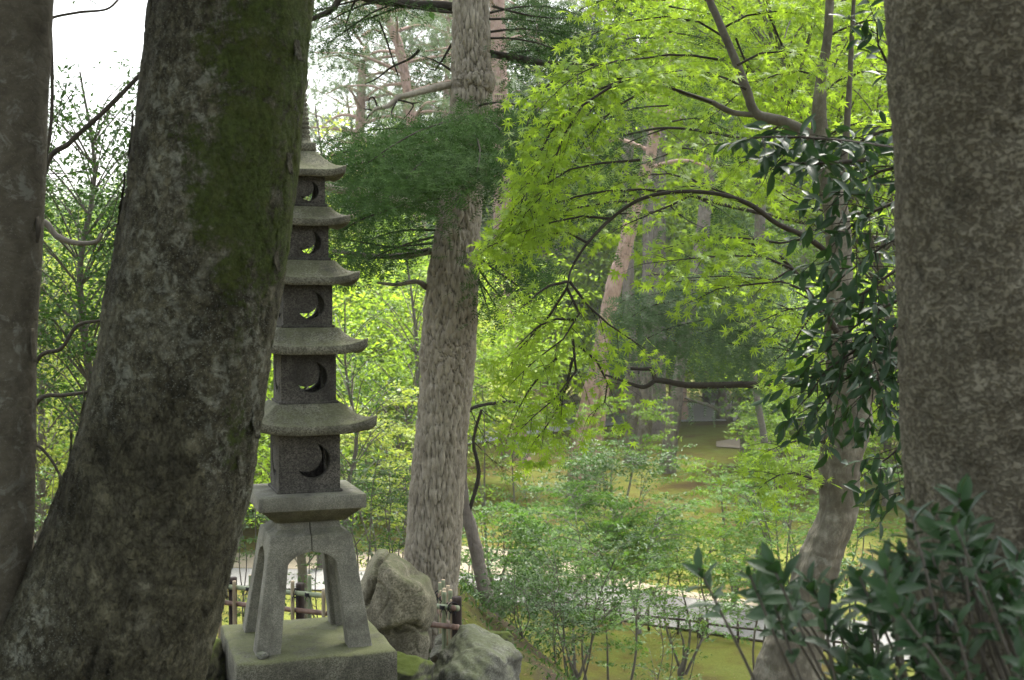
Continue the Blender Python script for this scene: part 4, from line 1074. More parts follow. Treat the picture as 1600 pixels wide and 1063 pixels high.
mb([(1238, 420), (1190, 400), (1130, 400), (1070, 405), (1010, 412)], 48, -.7)
mb([(1262, 455), (1220, 440), (1170, 445), (1120, 452), (1085, 470)], 42, -.6)
mb([(1290, 490), (1250, 480), (1215, 490), (1180, 508)], 40, -.8)
mb([(1300, 470), (1260, 500), (1240, 540), (1215, 560)], 36, -.5)
mb([(1300, 560), (1340, 520), (1390, 510)], 40, .6)
mb([(886, 450, 5.8), (905, 490, 5.8), (880, 530, 5.7), (840, 560, 5.7), (808, 590, 5.7)], 42)
mb([(890, 440, 5.8), (930, 490, 5.8), (970, 520, 5.8), (1000, 540, 5.8)], 40)
mb([(900, 500, 5.8), (860, 500, 5.8), (830, 520, 5.8), (805, 545, 5.8)], 34)
mb([(895, 530, 5.7), (900, 580, 5.7), (870, 620, 5.7), (835, 650, 5.6), (815, 670, 5.6)], 44)
mb([(905, 540, 5.8), (940, 575, 5.8), (950, 620, 5.8), (920, 650, 5.8)], 40)
mb([(870, 560, 5.7), (840, 590, 5.7), (815, 630, 5.7), (800, 660, 5.6)], 36)
mb([(886, 440, 5.8), (850, 450, 5.7), (830, 470, 5.7), (815, 480, 5.6)], 24)
mb([(1284, 760), (1250, 740, 6), (1210, 745, 5.9), (1180, 770, 5.8)], 40, 0)
mb([(1286, 690), (1240, 690, 6), (1200, 705, 5.9)], 32, 0)
mb([(960, 120), (925, 170, 6.3), (890, 220, 6.2), (860, 275, 6.1)], 55, .3)
mb([(1010, 140), (960, 170, 6.3), (920, 210, 6.2), (900, 250, 6.1)], 45, .3)
mb([(1000, 312), (940, 318), (880, 330), (830, 350), (790, 372)], 42, .3)
mb([(860, 250), (830, 290), (800, 330), (770, 370)], 40, -.1)
mb([(1090, 300), (1040, 325), (990, 345), (940, 372)], 36, .4)
mb([(886, 450, 5.8), (850, 505, 5.9), (815, 540, 5.9), (795, 575, 5.9)], 40)
mb([(895, 560, 5.8), (880, 620, 5.8), (855, 665, 5.8), (835, 690, 5.8)], 44)
mb([(1238, 420), (1200, 440), (1150, 430), (1090, 435), (1030, 430)], 46, .4)
mb([(1290, 560), (1250, 590, 6.2), (1215, 600, 6.1)], 30, 0)
mb([(1150, 60), (1170, 120), (1140, 160), (1100, 190)], 55, .5)
mb([(1200, 20), (1240, 120), (1230, 170)], 60, .6)
mb([(1210, 200), (1170, 250), (1120, 260)], 50, .4)
mp.finish(mt, 'leaf_maple_bright', 'bark_twig', singles=300)

# ================================================================== conifer boughs
fp = Plant('fir')
FW = dict(gap=.06, sub=.05, lg=.031, lsize=.115, droop=.30, ldroop=.15, njit=.35, djit=.22, ang=50, tr=.0014, twigs=False, cl=2, cj=.35, upn=np.array([0, -.62, .78]))
def fb(pl, pts, Y, wpx, r=2.2, **kw):
    q = dict(FW); q.update(kw); kk = Y/F_PX
    path = np.array([P(p[0], p[1], p[2] if len(p) > 2 else Y) for p in pts]); bough(pl, path, r*kk, wpx*kk, **q)
for j, (pts, wpx) in enumerate([
    ([(720, 210, 9), (690, 205, 8.3), (640, 225, 7.9), (585, 250, 7.7), (530, 262, 7.6)], 75),
    ([(730, 190, 9), (700, 190, 8.1), (655, 205, 7.5), (610, 230, 7.2), (575, 255, 7.1)], 70),
    ([(735, 200, 9), (745, 215, 8.0), (750, 240, 7.4), (745, 270, 7.1)], 95),
    ([(745, 195, 9), (780, 195, 8.4), (810, 210, 8.0), (830, 240, 7.8)], 80),
    ([(720, 220, 9), (680, 240, 8.0), (650, 262, 7.5), (630, 285, 7.3)], 70),
    ([(740, 180, 9), (770, 175, 9.4), (815, 180, 9.6), (850, 200, 9.7)], 60),
    ([(715, 200, 9), (640, 200, 9.2), (570, 205, 9.3), (505, 222, 9.4)], 60),
    ([(735, 230, 9), (720, 250, 8.0), (700, 272, 7.5), (690, 290, 7.3)], 60),
    ([(690, 300, 9), (640, 300, 9.1), (580, 302, 9.3), (520, 295, 9.5)], 60),
    ([(680, 335, 9), (640, 325, 8.6), (590, 335, 8.3), (550, 350, 8.2)], 55),
    ([(675, 390, 9), (620, 400, 8.8), (560, 405, 8.7), (510, 395, 8.7)], 50),
    ([(745, 380, 9), (780, 395, 9.0), (815, 410, 9.0), (840, 425, 9.1)], 60),
    ([(745, 400, 9), (770, 420, 8.7), (800, 440, 8.6), (820, 455, 8.6)], 55),
    ([(742, 430, 9), (760, 455, 8.9), (775, 480, 8.8)], 32),
    ([(712, 20, 9), (660, 15, 9.0), (600, 0, 9.2), (530, -5, 9.4), (480, 30, 9.5)], 55),
    ([(765, 80, 9), (810, 90, 9.2), (860, 98, 9.4), (910, 92, 9.6)], 70),
    ([(765, 30, 9), (810, 30, 9.2), (860, 40, 9.4), (920, 60, 9.6)], 75),
    ([(765, 60, 9), (800, 60, 8.8), (850, 70, 8.6), (880, 85, 8.6)], 50),
    ([(705, 110, 9), (680, 95, 9), (650, 85, 9)], 30),
    ([(745, 390, 9), (785, 400, 8.8), (825, 425, 8.8)], 55), ([(745, 385, 9), (780, 385, 9.3), (820, 400, 9.5), (845, 425, 9.6)], 55), ([(745, 415, 9), (765, 445, 8.8), (790, 470, 8.8)], 45), ([(745, 425, 9), (755, 460, 9), (765, 490, 9)], 38),
    ([(690, 310, 9), (650, 315, 8.5), (600, 330, 8.2), (560, 345, 8.1), (530, 365, 8.1)], 60), ([(690, 300, 9), (640, 290, 9.4), (570, 285, 9.6), (510, 300, 9.8)], 60), ([(680, 370, 9), (640, 380, 8.6), (600, 395, 8.4), (570, 410, 8.4)], 50), ([(675, 380, 9), (630, 385, 9.3), (570, 390, 9.5), (515, 410, 9.6)], 50),
    ([(640, 0, 9.2), (590, 15, 9.1), (545, 45, 9.1), (510, 70, 9.1)], 45), ([(560, 0, 9.2), (520, 10, 9.2), (485, 20, 9.2)], 50), ([(765, 50, 9), (820, 45, 9.1), (880, 55, 9.3), (925, 75, 9.4)], 65), ([(770, 10, 9), (830, 25, 8.9), (890, 30, 9)], 60),
    ([(735, 185, 9), (760, 185, 8.2), (790, 215, 7.8), (800, 255, 7.7)], 80), ([(720, 200, 9), (660, 215, 8.6), (600, 225, 8.4), (550, 235, 8.3), (515, 245, 8.3)], 75),
    ([(715, 215, 9), (670, 235, 8.4), (620, 260, 8.1), (580, 285, 8.0)], 65), ([(735, 170, 9), (770, 160, 8.7), (810, 165, 8.6), (845, 185, 8.6)], 60),
    ([(690, 320, 9), (640, 320, 9.0), (590, 325, 9.0), (545, 335, 9.0), (510, 350, 9)], 65), ([(680, 360, 9), (630, 360, 8.8), (590, 370, 8.7), (560, 385, 8.7)], 50), ([(675, 395, 9), (600, 385, 8.9), (545, 375, 8.9), (505, 370, 8.9)], 55),
    ([(745, 410, 9), (790, 415, 9.2), (830, 440, 9.3)], 50), ([(745, 395, 9), (770, 405, 8.8), (790, 430, 8.7)], 50), ([(765, 20, 9), (820, 10, 9.2), (880, 15, 9.5), (940, 40, 9.7)], 70), ([(765, 90, 9), (820, 80, 9.3), (890, 75, 9.5), (935, 70, 9.6)], 60),
    ([(600, 0, 9.2), (560, 10, 9.2), (520, 30, 9.3), (490, 50, 9.4)], 45), ([(640, 5, 9.2), (600, 20, 9.2), (560, 35, 9.3), (520, 45, 9.4)], 35), ([(560, -10, 9.2), (540, 40, 9.3), (555, 70, 9.4)], 30),
    ([(705, 70, 9), (680, 110, 9.2), (665, 100, 9.3)], 30),
]):
    fb(fp, pts, 9, wpx)
    if j in (8, 10, 14, 15): pass
k9 = 9/F_PX
limb('limb', [(712, 12), (655, 8), (600, 2), (540, -8), (520, 14), (492, 28), (470, 34)], 9.2, 9*k9, 3*k9, 'bark_twig', ft)
limb('limb', [(755, 82), (800, 90), (860, 100), (905, 96)], 9.1, 7*k9, 4*k9, 'bark_twig', ft)
limb('broken_limb', [(712, 132, 9.0), (680, 137, 8.9), (645, 147, 8.8), (622, 153, 8.8), (607, 166, 8.75), (588, 170, 8.7), (578, 180, 8.7)], 9, 6*k9, 2*k9, 'bark_fir', ft)
for q in ([(620, 158), (612, 175), (615, 192)], [(590, 168), (584, 153), (577, 155), (577, 172)], [(622, 156), (645, 163), (640, 175), (632, 184)], [(578, 178), (572, 188)], [(580, 172), (568, 170)], [(643, 162), (655, 160)]):
    limb('dead_twig', q, 8.75, 1.6*k9, .6*k9, 'bark_twig', ft, 5)
limb('limb', [(688, 332, 9), (655, 322, 8.9), (610, 313, 8.8), (570, 303, 8.7), (530, 297, 8.7), (505, 290, 8.7)], 9, 9*k9, 5*k9, 'bark_fir', ft)
limb('limb', [(672, 392, 9), (630, 400, 8.9), (580, 400, 8.8), (520, 392, 8.8)], 9, 6*k9, 3*k9, 'bark_greypine', ft)
limb('limb', [(668, 450, 9), (650, 440, 8.9), (620, 445, 8.9), (590, 442, 8.9)], 9, 5*k9, 2*k9, 'bark_greypine', ft)
limb('dead_twig', [(592, 32), (603, 60), (614, 95), (622, 118)], 9.5, 1.8*k9, 1.2*k9, 'bark_twig', ft, 5)
limb('dead_twig', [(655, 78), (640, 92), (612, 105), (590, 122), (570, 132)], 9.5, 3*k9, .8*k9, 'bark_twig', ft, 5)
fp.finish(ft, 'needle_fir', 'bark_twig', crown='needle_sprays')

# two further firs behind the maple
def fir2(name, label, trunk_rows, Y, boughs, mat, limbs=(), wmul=1.0, bark='bark_greypine', leaf='fir_low', size=.14, **kw):
    pt, rd = edges_path(trunk_rows, Y); t = thing(name, label, 'tree', (pt[-1][0], pt[-1][1], Tz(pt[-1][0], pt[-1][1])))
    pt = np.vstack([pt, [pt[-1][0]-(pt[-2][0]-pt[-1][0])*.2, pt[-1][1], Tz(pt[-1][0], pt[-1][1])-.2]]); rd = np.append(rd, rd[-1]*1.3)
    trunk('trunk', pt, rd, bark, t, 24, 90, lambda V, a, r: (fbm(V*np.array([6, 6, 2]), 3, 2)*r*.12, np.clip(.6+fbm(V*np.array([14, 14, 5]), 2, 3)*.6, 0, 1)))
    for q in limbs: limb('limb', *q, t)
    pl = Plant(leaf)
    for pts, w_ in boughs: fb(pl, pts, Y, w_*wmul, r=1.6, **{'gap': .065*Y/9, 'sub': .055*Y/9, 'lg': .045*Y/9, 'lsize': size, **kw})
    pl.finish(t, mat, 'bark_twig', crown='needle_sprays'); return t
k14 = 14/F_PX
fir2('fir_tree', 'dark fir behind the maple boughs, its needle sprays hanging round the sky gap', [(-250, 1466, 1482), (100, 1464, 1486), (300, 1462, 1490), (600, 1460, 1490), (900, 1458, 1490)], 15,
     [([(1045, 165), (990, 170), (940, 190), (900, 215)], 60), ([(1045, 200), (1000, 215), (960, 235), (930, 260)], 55), ([(1050, 190), (1090, 185), (1130, 200), (1165, 225)], 60), ([(1050, 230), (1090, 235), (1130, 250), (1160, 270)], 45),
      ([(1045, 130), (1000, 125), (950, 140), (900, 160)], 60), ([(1048, 120), (1090, 120), (1140, 135)], 60), ([(1045, 240), (1020, 250), (990, 262), (960, 285)], 45), ([(1045, 300), (1090, 310), (1130, 330), (1150, 350)], 60), ([(1045, 320), (1075, 345), (1110, 360)], 50),
      ([(1045, 300), (980, 300), (910, 305), (860, 330)], 55), ([(1045, 60), (990, 60), (930, 70), (880, 90)], 60), ([(1045, 50), (1100, 60), (1150, 80)], 60), ([(1040, 330), (960, 335), (880, 345), (840, 330)], 55), ([(1040, 0), (980, 0), (920, 10)], 55), ([(1045, 10), (1100, 20), (1150, 30)], 60)], 'needle_fir', droop=.45, cl=5, size=.19, limbs=[([(1465, 300), (1380, 270), (1240, 240), (1150, 215), (1045, 200), (960, 215)], 15, .035, .012, 'bark_twig'), ([(1465, 400), (1360, 370), (1220, 340), (1130, 320), (1045, 300), (900, 315)], 15, .035, .012, 'bark_twig')])
fir2('weeping_conifer', 'grey-green drooping conifer whose dark crooked limb reaches left across the glade', [(300, 1446, 1466), (500, 1446, 1468), (600, 1444, 1470), (700, 1442, 1470), (760, 1440, 1470)], 13.0,
     [([(1270, 560, 13), (1220, 545), (1160, 540), (1100, 530), (1040, 520)], 55), ([(1270, 530), (1200, 510), (1130, 500), (1060, 490), (1000, 495)], 60), ([(1270, 500), (1200, 470), (1120, 455), (1050, 455), (980, 470)], 65), ([(1270, 470), (1210, 440), (1150, 425), (1090, 425)], 60), ([(1270, 540), (1230, 560), (1190, 565)], 35), ([(1100, 500), (1040, 515), (990, 540), (950, 550)], 40), ([(1265, 520), (1240, 490), (1200, 500)], 50), ([(1265, 450), (1230, 420), (1180, 400)], 50), ([(1262, 560), (1200, 530), (1140, 515), (1080, 515)], 50), ([(1200, 455), (1130, 440), (1060, 440), (1000, 455), (960, 480)], 55), ([(1150, 500), (1100, 520), (1060, 540)], 45), ([(1240, 500), (1200, 530), (1170, 560)], 45), ([(1060, 470), (1010, 480), (970, 510)], 50)],
     'needle_fir_pale', limbs=[([(1450, 660), (1400, 640), (1330, 600), (1280, 590), (1240, 592), (1222, 592), (1205, 602), (1160, 601), (1120, 602), (1075, 602), (1040, 596), (1022, 594)], 12.6, 7*12.6/F_PX, 4.5*12.6/F_PX, 'bark_twig'), ([(1024, 596), (1018, 578), (1003, 577), (985, 576)], 12.6, 4*12.6/F_PX, 2*12.6/F_PX, 'bark_twig'), ([(1022, 596), (1006, 605), (985, 600), (965, 592), (942, 585)], 12.6, 4*12.6/F_PX, 1.5*12.6/F_PX, 'bark_twig')], droop=.8, size=.17, cl=4, wmul=1.15)

# ================================================================== CAMELLIA-LIKE EVERGREEN on the right, and the low bush
CY = 3.7; kc = CY/F_PX
ct = thing('evergreen_tree', 'glossy dark evergreen with drooping leaves pressed against the mottled trunk', 'tree', (P(1450, 700, 3.9)[0], 3.9, Tz(P(1450, 700, 3.9)[0], 3.9)))
g0 = ct.location
pt = np.array([[g0.x, g0.y, g0.z-.1], P(1452, 1000, 3.9), P(1455, 700, 3.9), P(1448, 500, 3.9), P(1440, 250, 3.9), P(1430, 0, 3.9), P(1425, -250, 3.9)])
trunk('trunk', pt, np.array([.04, .036, .032, .03, .026, .022, .016]), 'bark_twig_grey', ct, 16, 80)
ep = Plant('full_long'); 
def eb(pts, w_, **kw):
    q = dict(gap=.037, sub=.047, lg=.017, lsize=.061, droop=.12, ldroop=.35, njit=.5, djit=.5, tr=.002, t0=.1, upn=np.array([0, -.6, .8]), cl=1); q.update(kw)
    bough(ep, np.array([P(p[0], p[1], p[2] if len(p) > 2 else CY) for p in pts]), 4*kc, w_*kc, **q)
for pts, w_ in [([(1445, 200, 3.9), (1400, 200), (1355, 215), (1320, 240)], 45), ([(1440, 130, 3.9), (1400, 110), (1375, 80), (1370, 40)], 25), ([(1440, 260, 3.9), (1400, 260), (1350, 280), (1310, 310)], 50),
                 ([(1440, 300, 3.9), (1390, 320), (1340, 345), (1300, 385)], 50), ([(1445, 350, 3.9), (1400, 370), (1360, 400), (1320, 430)], 48), ([(1445, 400, 3.9), (1400, 420), (1365, 450), (1325, 470)], 45),
                 ([(1445, 450, 3.9), (1400, 470), (1350, 500), (1300, 540)], 52), ([(1450, 480, 3.9), (1390, 510), (1340, 545), (1290, 580), (1262, 620)], 52), ([(1450, 500, 3.9), (1400, 540), (1355, 570), (1310, 600), (1280, 640)], 50),
                 ([(1450, 520, 3.9), (1410, 560), (1375, 590), (1350, 620)], 45), ([(1450, 480, 3.8), (1410, 500), (1370, 540), (1330, 560)], 50), ([(1452, 660, 3.9), (1425, 680), (1395, 710), (1365, 730)], 26),
                 ([(1445, 240, 3.8), (1350, 225, 3.4), (1260, 215, 3.2), (1180, 215, 3.1)], 14), ([(1350, 250, 3.4), (1290, 255, 3.2), (1230, 255, 3.1)], 16), ([(1452, 700, 3.9), (1430, 740), (1400, 780)], 30), ([(1445, 560, 3.8), (1400, 600), (1380, 640)], 35)]:
    eb(pts, w_*1.35)
ep.finish(ct, 'leaf_camellia', 'bark_twig', singles=300)

gb = thing('broadleaf_bush', 'low glossy bush with upright blue-green leaf rosettes at the foot of the mottled trunk', 'bush', (.95, 2.2, Tz(.95, 2.2)))
bp = Plant('full')
def rosette(tip, base, n=11, size=.062, spread=1.0):
    tip = np.asarray(tip); base = np.asarray(base); d = unit(tip-base); V, F = tube(catmull(np.array([base, (base+tip)/2+rng.normal(0, .02, 3), tip]), 8), np.linspace(.004, .0018, 8), 5); bp.tw.add(V, F, .7)
    u = unit(np.cross(d, [.3, .2, .9])); v = np.cross(d, u)
    for q in range(n):
        a = q*2.4 + rng.normal(0, .2); h = q/n; el = .35 + 1.0*(1-h)*spread
        o = u*math.cos(a)+v*math.sin(a); dd = d*math.cos(el)+o*math.sin(el); pos = tip - d*(1-h)*.09*rng.uniform(.8, 1.2)
        bp.leaves(pos, dd + rng.normal(0, .1, 3), d*math.sin(el)-o*math.cos(el) + rng.normal(0, .12, 3), size*rng.uniform(.7, 1.15)*(1 if h < .8 else .8))
prof_ = [(1092, 888), (1170, 895), (1205, 880), (1262, 905), (1300, 905), (1340, 895), (1380, 865), (1420, 790), (1460, 800), (1500, 770), (1540, 850), (1590, 865), (1650, 850)]
heads = []
for q in prof_: heads.append((q[0], q[1], rng.uniform(1.8, 2.1) if q[0] < 1380 else rng.uniform(1.75, 1.98)))
for _ in range(100):
    x = rng.uniform(1120, 1680); top = np.interp(x, [q[0] for q in prof_], [q[1] for q in prof_]); lo_ = top + 25 + (1130-top)*rng.uniform(0, 1)**1.1
    if x < 1290 and lo_ > top + 75: continue
    heads.append((x, lo_, rng.uniform(1.75, 2.1) if x < 1380 else rng.uniform(1.5, 1.95)))
for (x, y, Y) in heads:
    tip = P(x, y, Y); b = np.array([tip[0]*.65+.38 + rng.normal(0, .05), Y+.1+rng.normal(0, .06), max(Tz(.9, 2.2), tip[2]-.45)]); 
    rosette(tip, lerp(tip, b, .75), int(rng.integers(9, 14)), rng.uniform(.050, .066)*Y/2.1)
bp.finish(gb, 'leaf_bush', 'bark_twig_grey', singles=300)
for (px, py, Y) in ((1405, 895, 2.3), (1430, 905, 2.35), (1235, 985, 2.3)):
    lf = LEAF['full']; o = link('yellow_leaf', raw_mesh('yellow_leaf', lf[0]*.05, [lf[1]], 'leaf_yellowed', False, {'rnd': np.zeros(len(lf[0]))}), gb, loc=Vector(P(px, py, Y))-gb.location); o.rotation_euler = (.4, .3, rng.uniform(0, 6)); o['label'] = 'yellowed leaf'

# ================================================================== CROWNS OF THE NEAR TREES (above the view, they shade the pagoda), and one extra crown added for shade
def high_crown(parent, x, y, z, R, nb, mat, lsize=.13, seed=1, gap=.4):
    global rng
    keep = rng; rng = np.random.default_rng(seed); pl = Plant('quad')
    for b in range(nb):
        a = b*2.4+rng.normal(0, .2); e = R*rng.uniform(.6, 1.1); h = rng.uniform(0, 2.2)
        p = np.array([x, y, z+h]); q = p + np.array([math.cos(a)*e, math.sin(a)*e, rng.uniform(.2, 1.0)])
        bough(pl, [p, (p+q)/2+[0, 0, .3], q], .03, e*.45, gap=gap, sub=.28, lg=.10, lsize=lsize, droop=.15, twigs=False, tr=.006)
    pl.finish(parent, mat, 'bark_twig', crown='high_foliage'); rng = keep
high_crown(lt, -.4, 1.9, 4.3, 4.0, 50, 'leaf_evergreen', .17, seed=2)
high_crown(rt_, 1.3, 1.2, 4.0, 4.2, 50, 'leaf_evergreen', .17, seed=3)
high_crown(ft, .3, 14.5, 6.2, 4.2, 60, 'needle_fir', .22, seed=9)  # unseen extra crown, set well off the fir's trunk to shade the bank
high_crown(ft, -.4, 10.2, 7.6, 4.0, 40, 'needle_fir', .22, seed=5)
high_crown(st, -1.8, .9, 4.2, 4.0, 45, 'leaf_evergreen', .17, seed=4)
# the trunks of these three go on up into their crowns
# ================================================================== MIDDLE GROUND
MS = dict(leaf='star_low', lmat='leaf_maple_soft', bmat='bark_twig_grey', lsize=.075, gap=.20, sub=.14, lg=.055, droop=.12, rise=.25, wid=.5, tw=True)
def mk(px, by, Y, top_py, wpx, label, name='maple_tree', cat='tree', nb=26, seed=0, z0=.3, lean=(0, 0), tr=None, sh='spread', group=None, **kw):
    q = dict(MS); q.update(cl=2); (q.update(leaf='quad') if Y > 17.5 else None); q.update(kw); q['leaf'] = 'quad' if Y > 17.5 and q['leaf'] in ('simple', 'star_low') else q['leaf']; x = (px-800)/F_PX*Y; g = Tz(x, Y)
    ztop = P(px, top_py, Y)[2]; H = max(.6, ztop-g); R = wpx/2/F_PX*Y
    return crown_tree(name, label, cat, (x, Y, g), H, R, q, seed, group, lean, z0, nb, tr or max(.02, H*.016), sh)
SH = dict(leaf='simple', lmat='leaf_shrub', lsize=.06, gap=.13, sub=.10, lg=.045, droop=.1, rise=.5, wid=.55, tw=True)
YG = dict(leaf='simple', lmat='leaf_yellow_green', lsize=.075, gap=.16, sub=.12, lg=.05, tw=True)
# right of the rock
mk(895, 0, 13.2, 842, 300, 'many-stemmed leafy shrub in front of the path fence, right of the grey boulder', 'shrub', 'shrub', 34, 11, .32, tr=.03, **{**SH, 'rise': .7})
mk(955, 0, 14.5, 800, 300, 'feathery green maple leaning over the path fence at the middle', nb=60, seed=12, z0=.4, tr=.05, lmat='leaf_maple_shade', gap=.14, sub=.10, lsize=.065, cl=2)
mk(1050, 0, 15.0, 900, 170, 'thin-stemmed dark leafy sapling before the path fence, under the feathery maple', 'sapling', 'sapling', 22, 13, .2, tr=.02, **SH)
mk(800, 0, 15.5, 858, 200, 'pale green leafy bush beside the slender leaning trunk', 'shrub', 'shrub', 26, 14, .35, tr=.025, **{**SH, 'rise': .4})
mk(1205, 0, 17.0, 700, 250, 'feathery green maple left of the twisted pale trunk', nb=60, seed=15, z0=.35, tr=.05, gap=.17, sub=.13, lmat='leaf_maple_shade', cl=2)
mk(1150, 0, 26, 695, 170, 'light green low maple on the moss lawn beyond the path', nb=30, seed=16, z0=.3, tr=.06, gap=.22, lsize=.09)
mk(1245, 0, 22, 640, 170, 'bright layered maple partly behind the twisted trunk', nb=26, seed=17, z0=.35, tr=.06, lmat='leaf_maple_bright', gap=.2, lsize=.085)
mk(840, 0, 27, 690, 200, 'dark green broad shrub beyond the path, left of the twin red pine', 'shrub', 'shrub', 34, 18, .2, tr=.05, **{**SH, 'lsize': .085, 'gap': .2, 'sub': .15, 'lg': .06})
mk(960, 0, 28, 705, 240, 'dark green spreading shrub in front of the twin red pine', 'shrub', 'shrub', 38, 19, .2, tr=.05, **{**SH, 'lsize': .085, 'gap': .2, 'sub': .15, 'lg': .06})
mk(770, 0, 24, 760, 130, 'low leafy shrub beyond the path just right of the fir trunk', 'shrub', 'shrub', 24, 20, .2, tr=.04, **{**SH, 'lsize': .08, 'gap': .18})
mk(1000, 0, 24, 800, 230, 'light feathery maple just beyond the path at the middle', nb=28, seed=21, z0=.35, tr=.05, gap=.2, lsize=.085)
mk(1330, 0, 20, 700, 160, 'green maple seen between the twisted trunk and the mottled trunk', nb=26, seed=22, z0=.3, tr=.05, lmat='leaf_maple_shade', gap=.2)
mk(1370, 0, 12, 820, 120, 'leafy low shrub behind the glossy bush, between the two right trunks', 'shrub', 'shrub', 22, 23, .2, tr=.02, **SH)
mk(815, 0, 11.2, 965, 110, 'small leafy plant on the shaded bank right of the grey boulder', 'shrub', 'shrub', 18, 24, .1, tr=.012, **{**SH, 'lsize': .045, 'gap': .1})
mk(868, 0, 11.5, 985, 110, 'low dark plant on the slope below the many-stemmed shrub', 'shrub', 'shrub', 16, 25, .1, tr=.012, **{**SH, 'lsize': .045, 'gap': .1, 'lmat': 'leaf_evergreen'})
mk(745, 0, 12.8, 925, 90, 'low dark leafy plant at the foot of the slender leaning trunk', 'shrub', 'shrub', 16, 26, .1, tr=.012, **{**SH, 'lsize': .045, 'gap': .1, 'lmat': 'leaf_evergreen'})
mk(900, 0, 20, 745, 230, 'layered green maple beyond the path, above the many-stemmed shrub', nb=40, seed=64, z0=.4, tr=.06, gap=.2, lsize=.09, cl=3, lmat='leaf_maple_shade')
mk(1070, 0, 20.5, 770, 210, 'layered green maple left of the feathery one, on the near edge of the path', nb=40, seed=65, z0=.4, tr=.06, gap=.2, lsize=.085, cl=3)
mk(1260, 0, 26, 700, 180, 'layered maple on the lawn whose crown meets the twisted trunk', nb=40, seed=66, z0=.35, tr=.06, gap=.2, lsize=.09, cl=3)
mk(760, 0, 19, 770, 150, 'fresh green maple beyond the slender leaning trunk', nb=36, seed=67, z0=.35, tr=.05, gap=.18, lsize=.085, cl=3, lmat='leaf_maple_shade')
mk(1180, 0, 27, -160, 520, 'slim-trunked tall maple added to shade the lawn, left of the twisted trunk', nb=60, seed=68, z0=.74, tr=.10, lmat='leaf_maple_bright', lsize=.12, gap=.3, sub=.2, cl=3, sh='round')  # put in so that its crown, above the view, shades the lawn
# slender leaning trunk
sl_ = thing('slender_tree', 'bare slender trunk leaning left beside the fir trunk, its foot at the path edge', 'tree', on_ground(768, 12.2))
limb('trunk', [(772, 975), (764, 945), (752, 900), (744, 860), (733, 815), (726, 790), (722, 740), (724, 690), (716, 640)], 12.2, 13*12.2/F_PX, 6*12.2/F_PX, 'bark_greypine', sl_, 14)
limb('branch', [(724, 700), (728, 662), (735, 640), (760, 632), (795, 628), (808, 628)], 12.2, 3.5*12.2/F_PX, 2*12.2/F_PX, 'bark_twig', sl_, 8)
limb('branch', [(733, 800), (748, 740), (740, 690), (752, 640)], 12.2, 3.5*12.2/F_PX, 2*12.2/F_PX, 'bark_twig', sl_, 8)
pls = Plant('star_low')
for pts in ([(795, 628), (770, 610), (745, 600)], [(752, 640), (770, 655), (800, 670)], [(735, 640), (760, 690), (790, 700)], [(740, 690), (770, 720), (800, 740)]):
    bough(pls, np.array([P(a, b, 12.2) for a, b in pts]), .006, .28, gap=.1, sub=.09, lg=.05, lsize=.06)
pls.finish(sl_, 'leaf_maple_soft', 'bark_twig')
# behind the pagoda, left of the fir trunk
mk(560, 0, 11.5, 690, 130, 'thin sapling with small dark leaves right of the pagoda platform', 'sapling', 'sapling', 30, 31, .12, tr=.018, **{**SH, 'lsize': .045, 'rise': .25, 'gap': .12})
mk(618, 0, 12.0, 720, 110, 'thin sapling with small dark leaves beside the fir trunk, behind the standing rock', 'sapling', 'sapling', 28, 32, .12, tr=.018, **{**SH, 'lsize': .045, 'rise': .25, 'gap': .12})
mk(500, 0, 12.5, 700, 130, 'thin sapling seen through the legs of the pagoda', 'sapling', 'sapling', 28, 33, .12, tr=.016, **{**SH, 'lsize': .045, 'rise': .25, 'gap': .12})
mk(385, 0, 11.0, 780, 70, 'dark leafy sapling between the leaning trunk and the pagoda leg', 'sapling', 'sapling', 22, 34, .1, tr=.016, **{**SH, 'lsize': .045, 'rise': .3})
mk(570, 0, 18, 585, 190, 'bright yellow-green bush lit beside the second pagoda roof from below', 'shrub', 'shrub', 40, 35, .45, tr=.06, **{**YG, 'lsize': .085})
mk(655, 0, 19, 620, 120, 'bright yellow-green bush just left of the fir trunk', 'shrub', 'shrub', 30, 36, .5, tr=.05, **YG)
mk(640, 0, 22, 400, 260, 'light green maple with grey forked stems behind the pagoda and the fir trunk', nb=50, seed=37, z0=.35, tr=.11, lmat='leaf_maple_soft', gap=.22, sub=.16, lsize=.10, sh='round')
mk(545, 0, 16, 470, 160, 'small-leaved dark evergreen right of the upper pagoda bodies', 'evergreen_tree', 'tree', 44, 38, .5, tr=.06, **{**SH, 'lmat': 'leaf_evergreen', 'rise': .3, 'lsize': .065, 'gap': .15}, sh='round')
mk(470, 0, 24, 380, 260, 'bright maple filling the gap behind the pagoda bodies', nb=46, seed=39, z0=.3, tr=.11, lmat='leaf_maple_bright', gap=.24, sub=.17, lsize=.11, sh='round')
mk(505, 0, 30, 165, 110, 'tall slim yellow-green tree beside the pagoda finial', nb=34, seed=40, z0=.5, tr=.12, lmat='leaf_yellow_green', gap=.25, sub=.18, lsize=.13, sh='round')
mk(770, 0, 25, 545, 180, 'light maple behind the fir trunk, over the gravel', nb=34, seed=41, z0=.6, tr=.08, gap=.24, lsize=.10)
mk(965, 0, 34, 620, 130, 'pale layered maple over the moss lawn among the far trunks', nb=24, seed=42, z0=.5, tr=.10, lmat='leaf_maple_soft', gap=.26, lsize=.12)
mk(1230, 0, 36, 590, 170, 'pale layered maple right of the far grey pine trunk', nb=30, seed=43, z0=.6, tr=.10, lmat='leaf_maple_soft', gap=.26, lsize=.12)
mk(640, 0, 12.5, 290, 10, 'x', nb=1, seed=44) if False else None
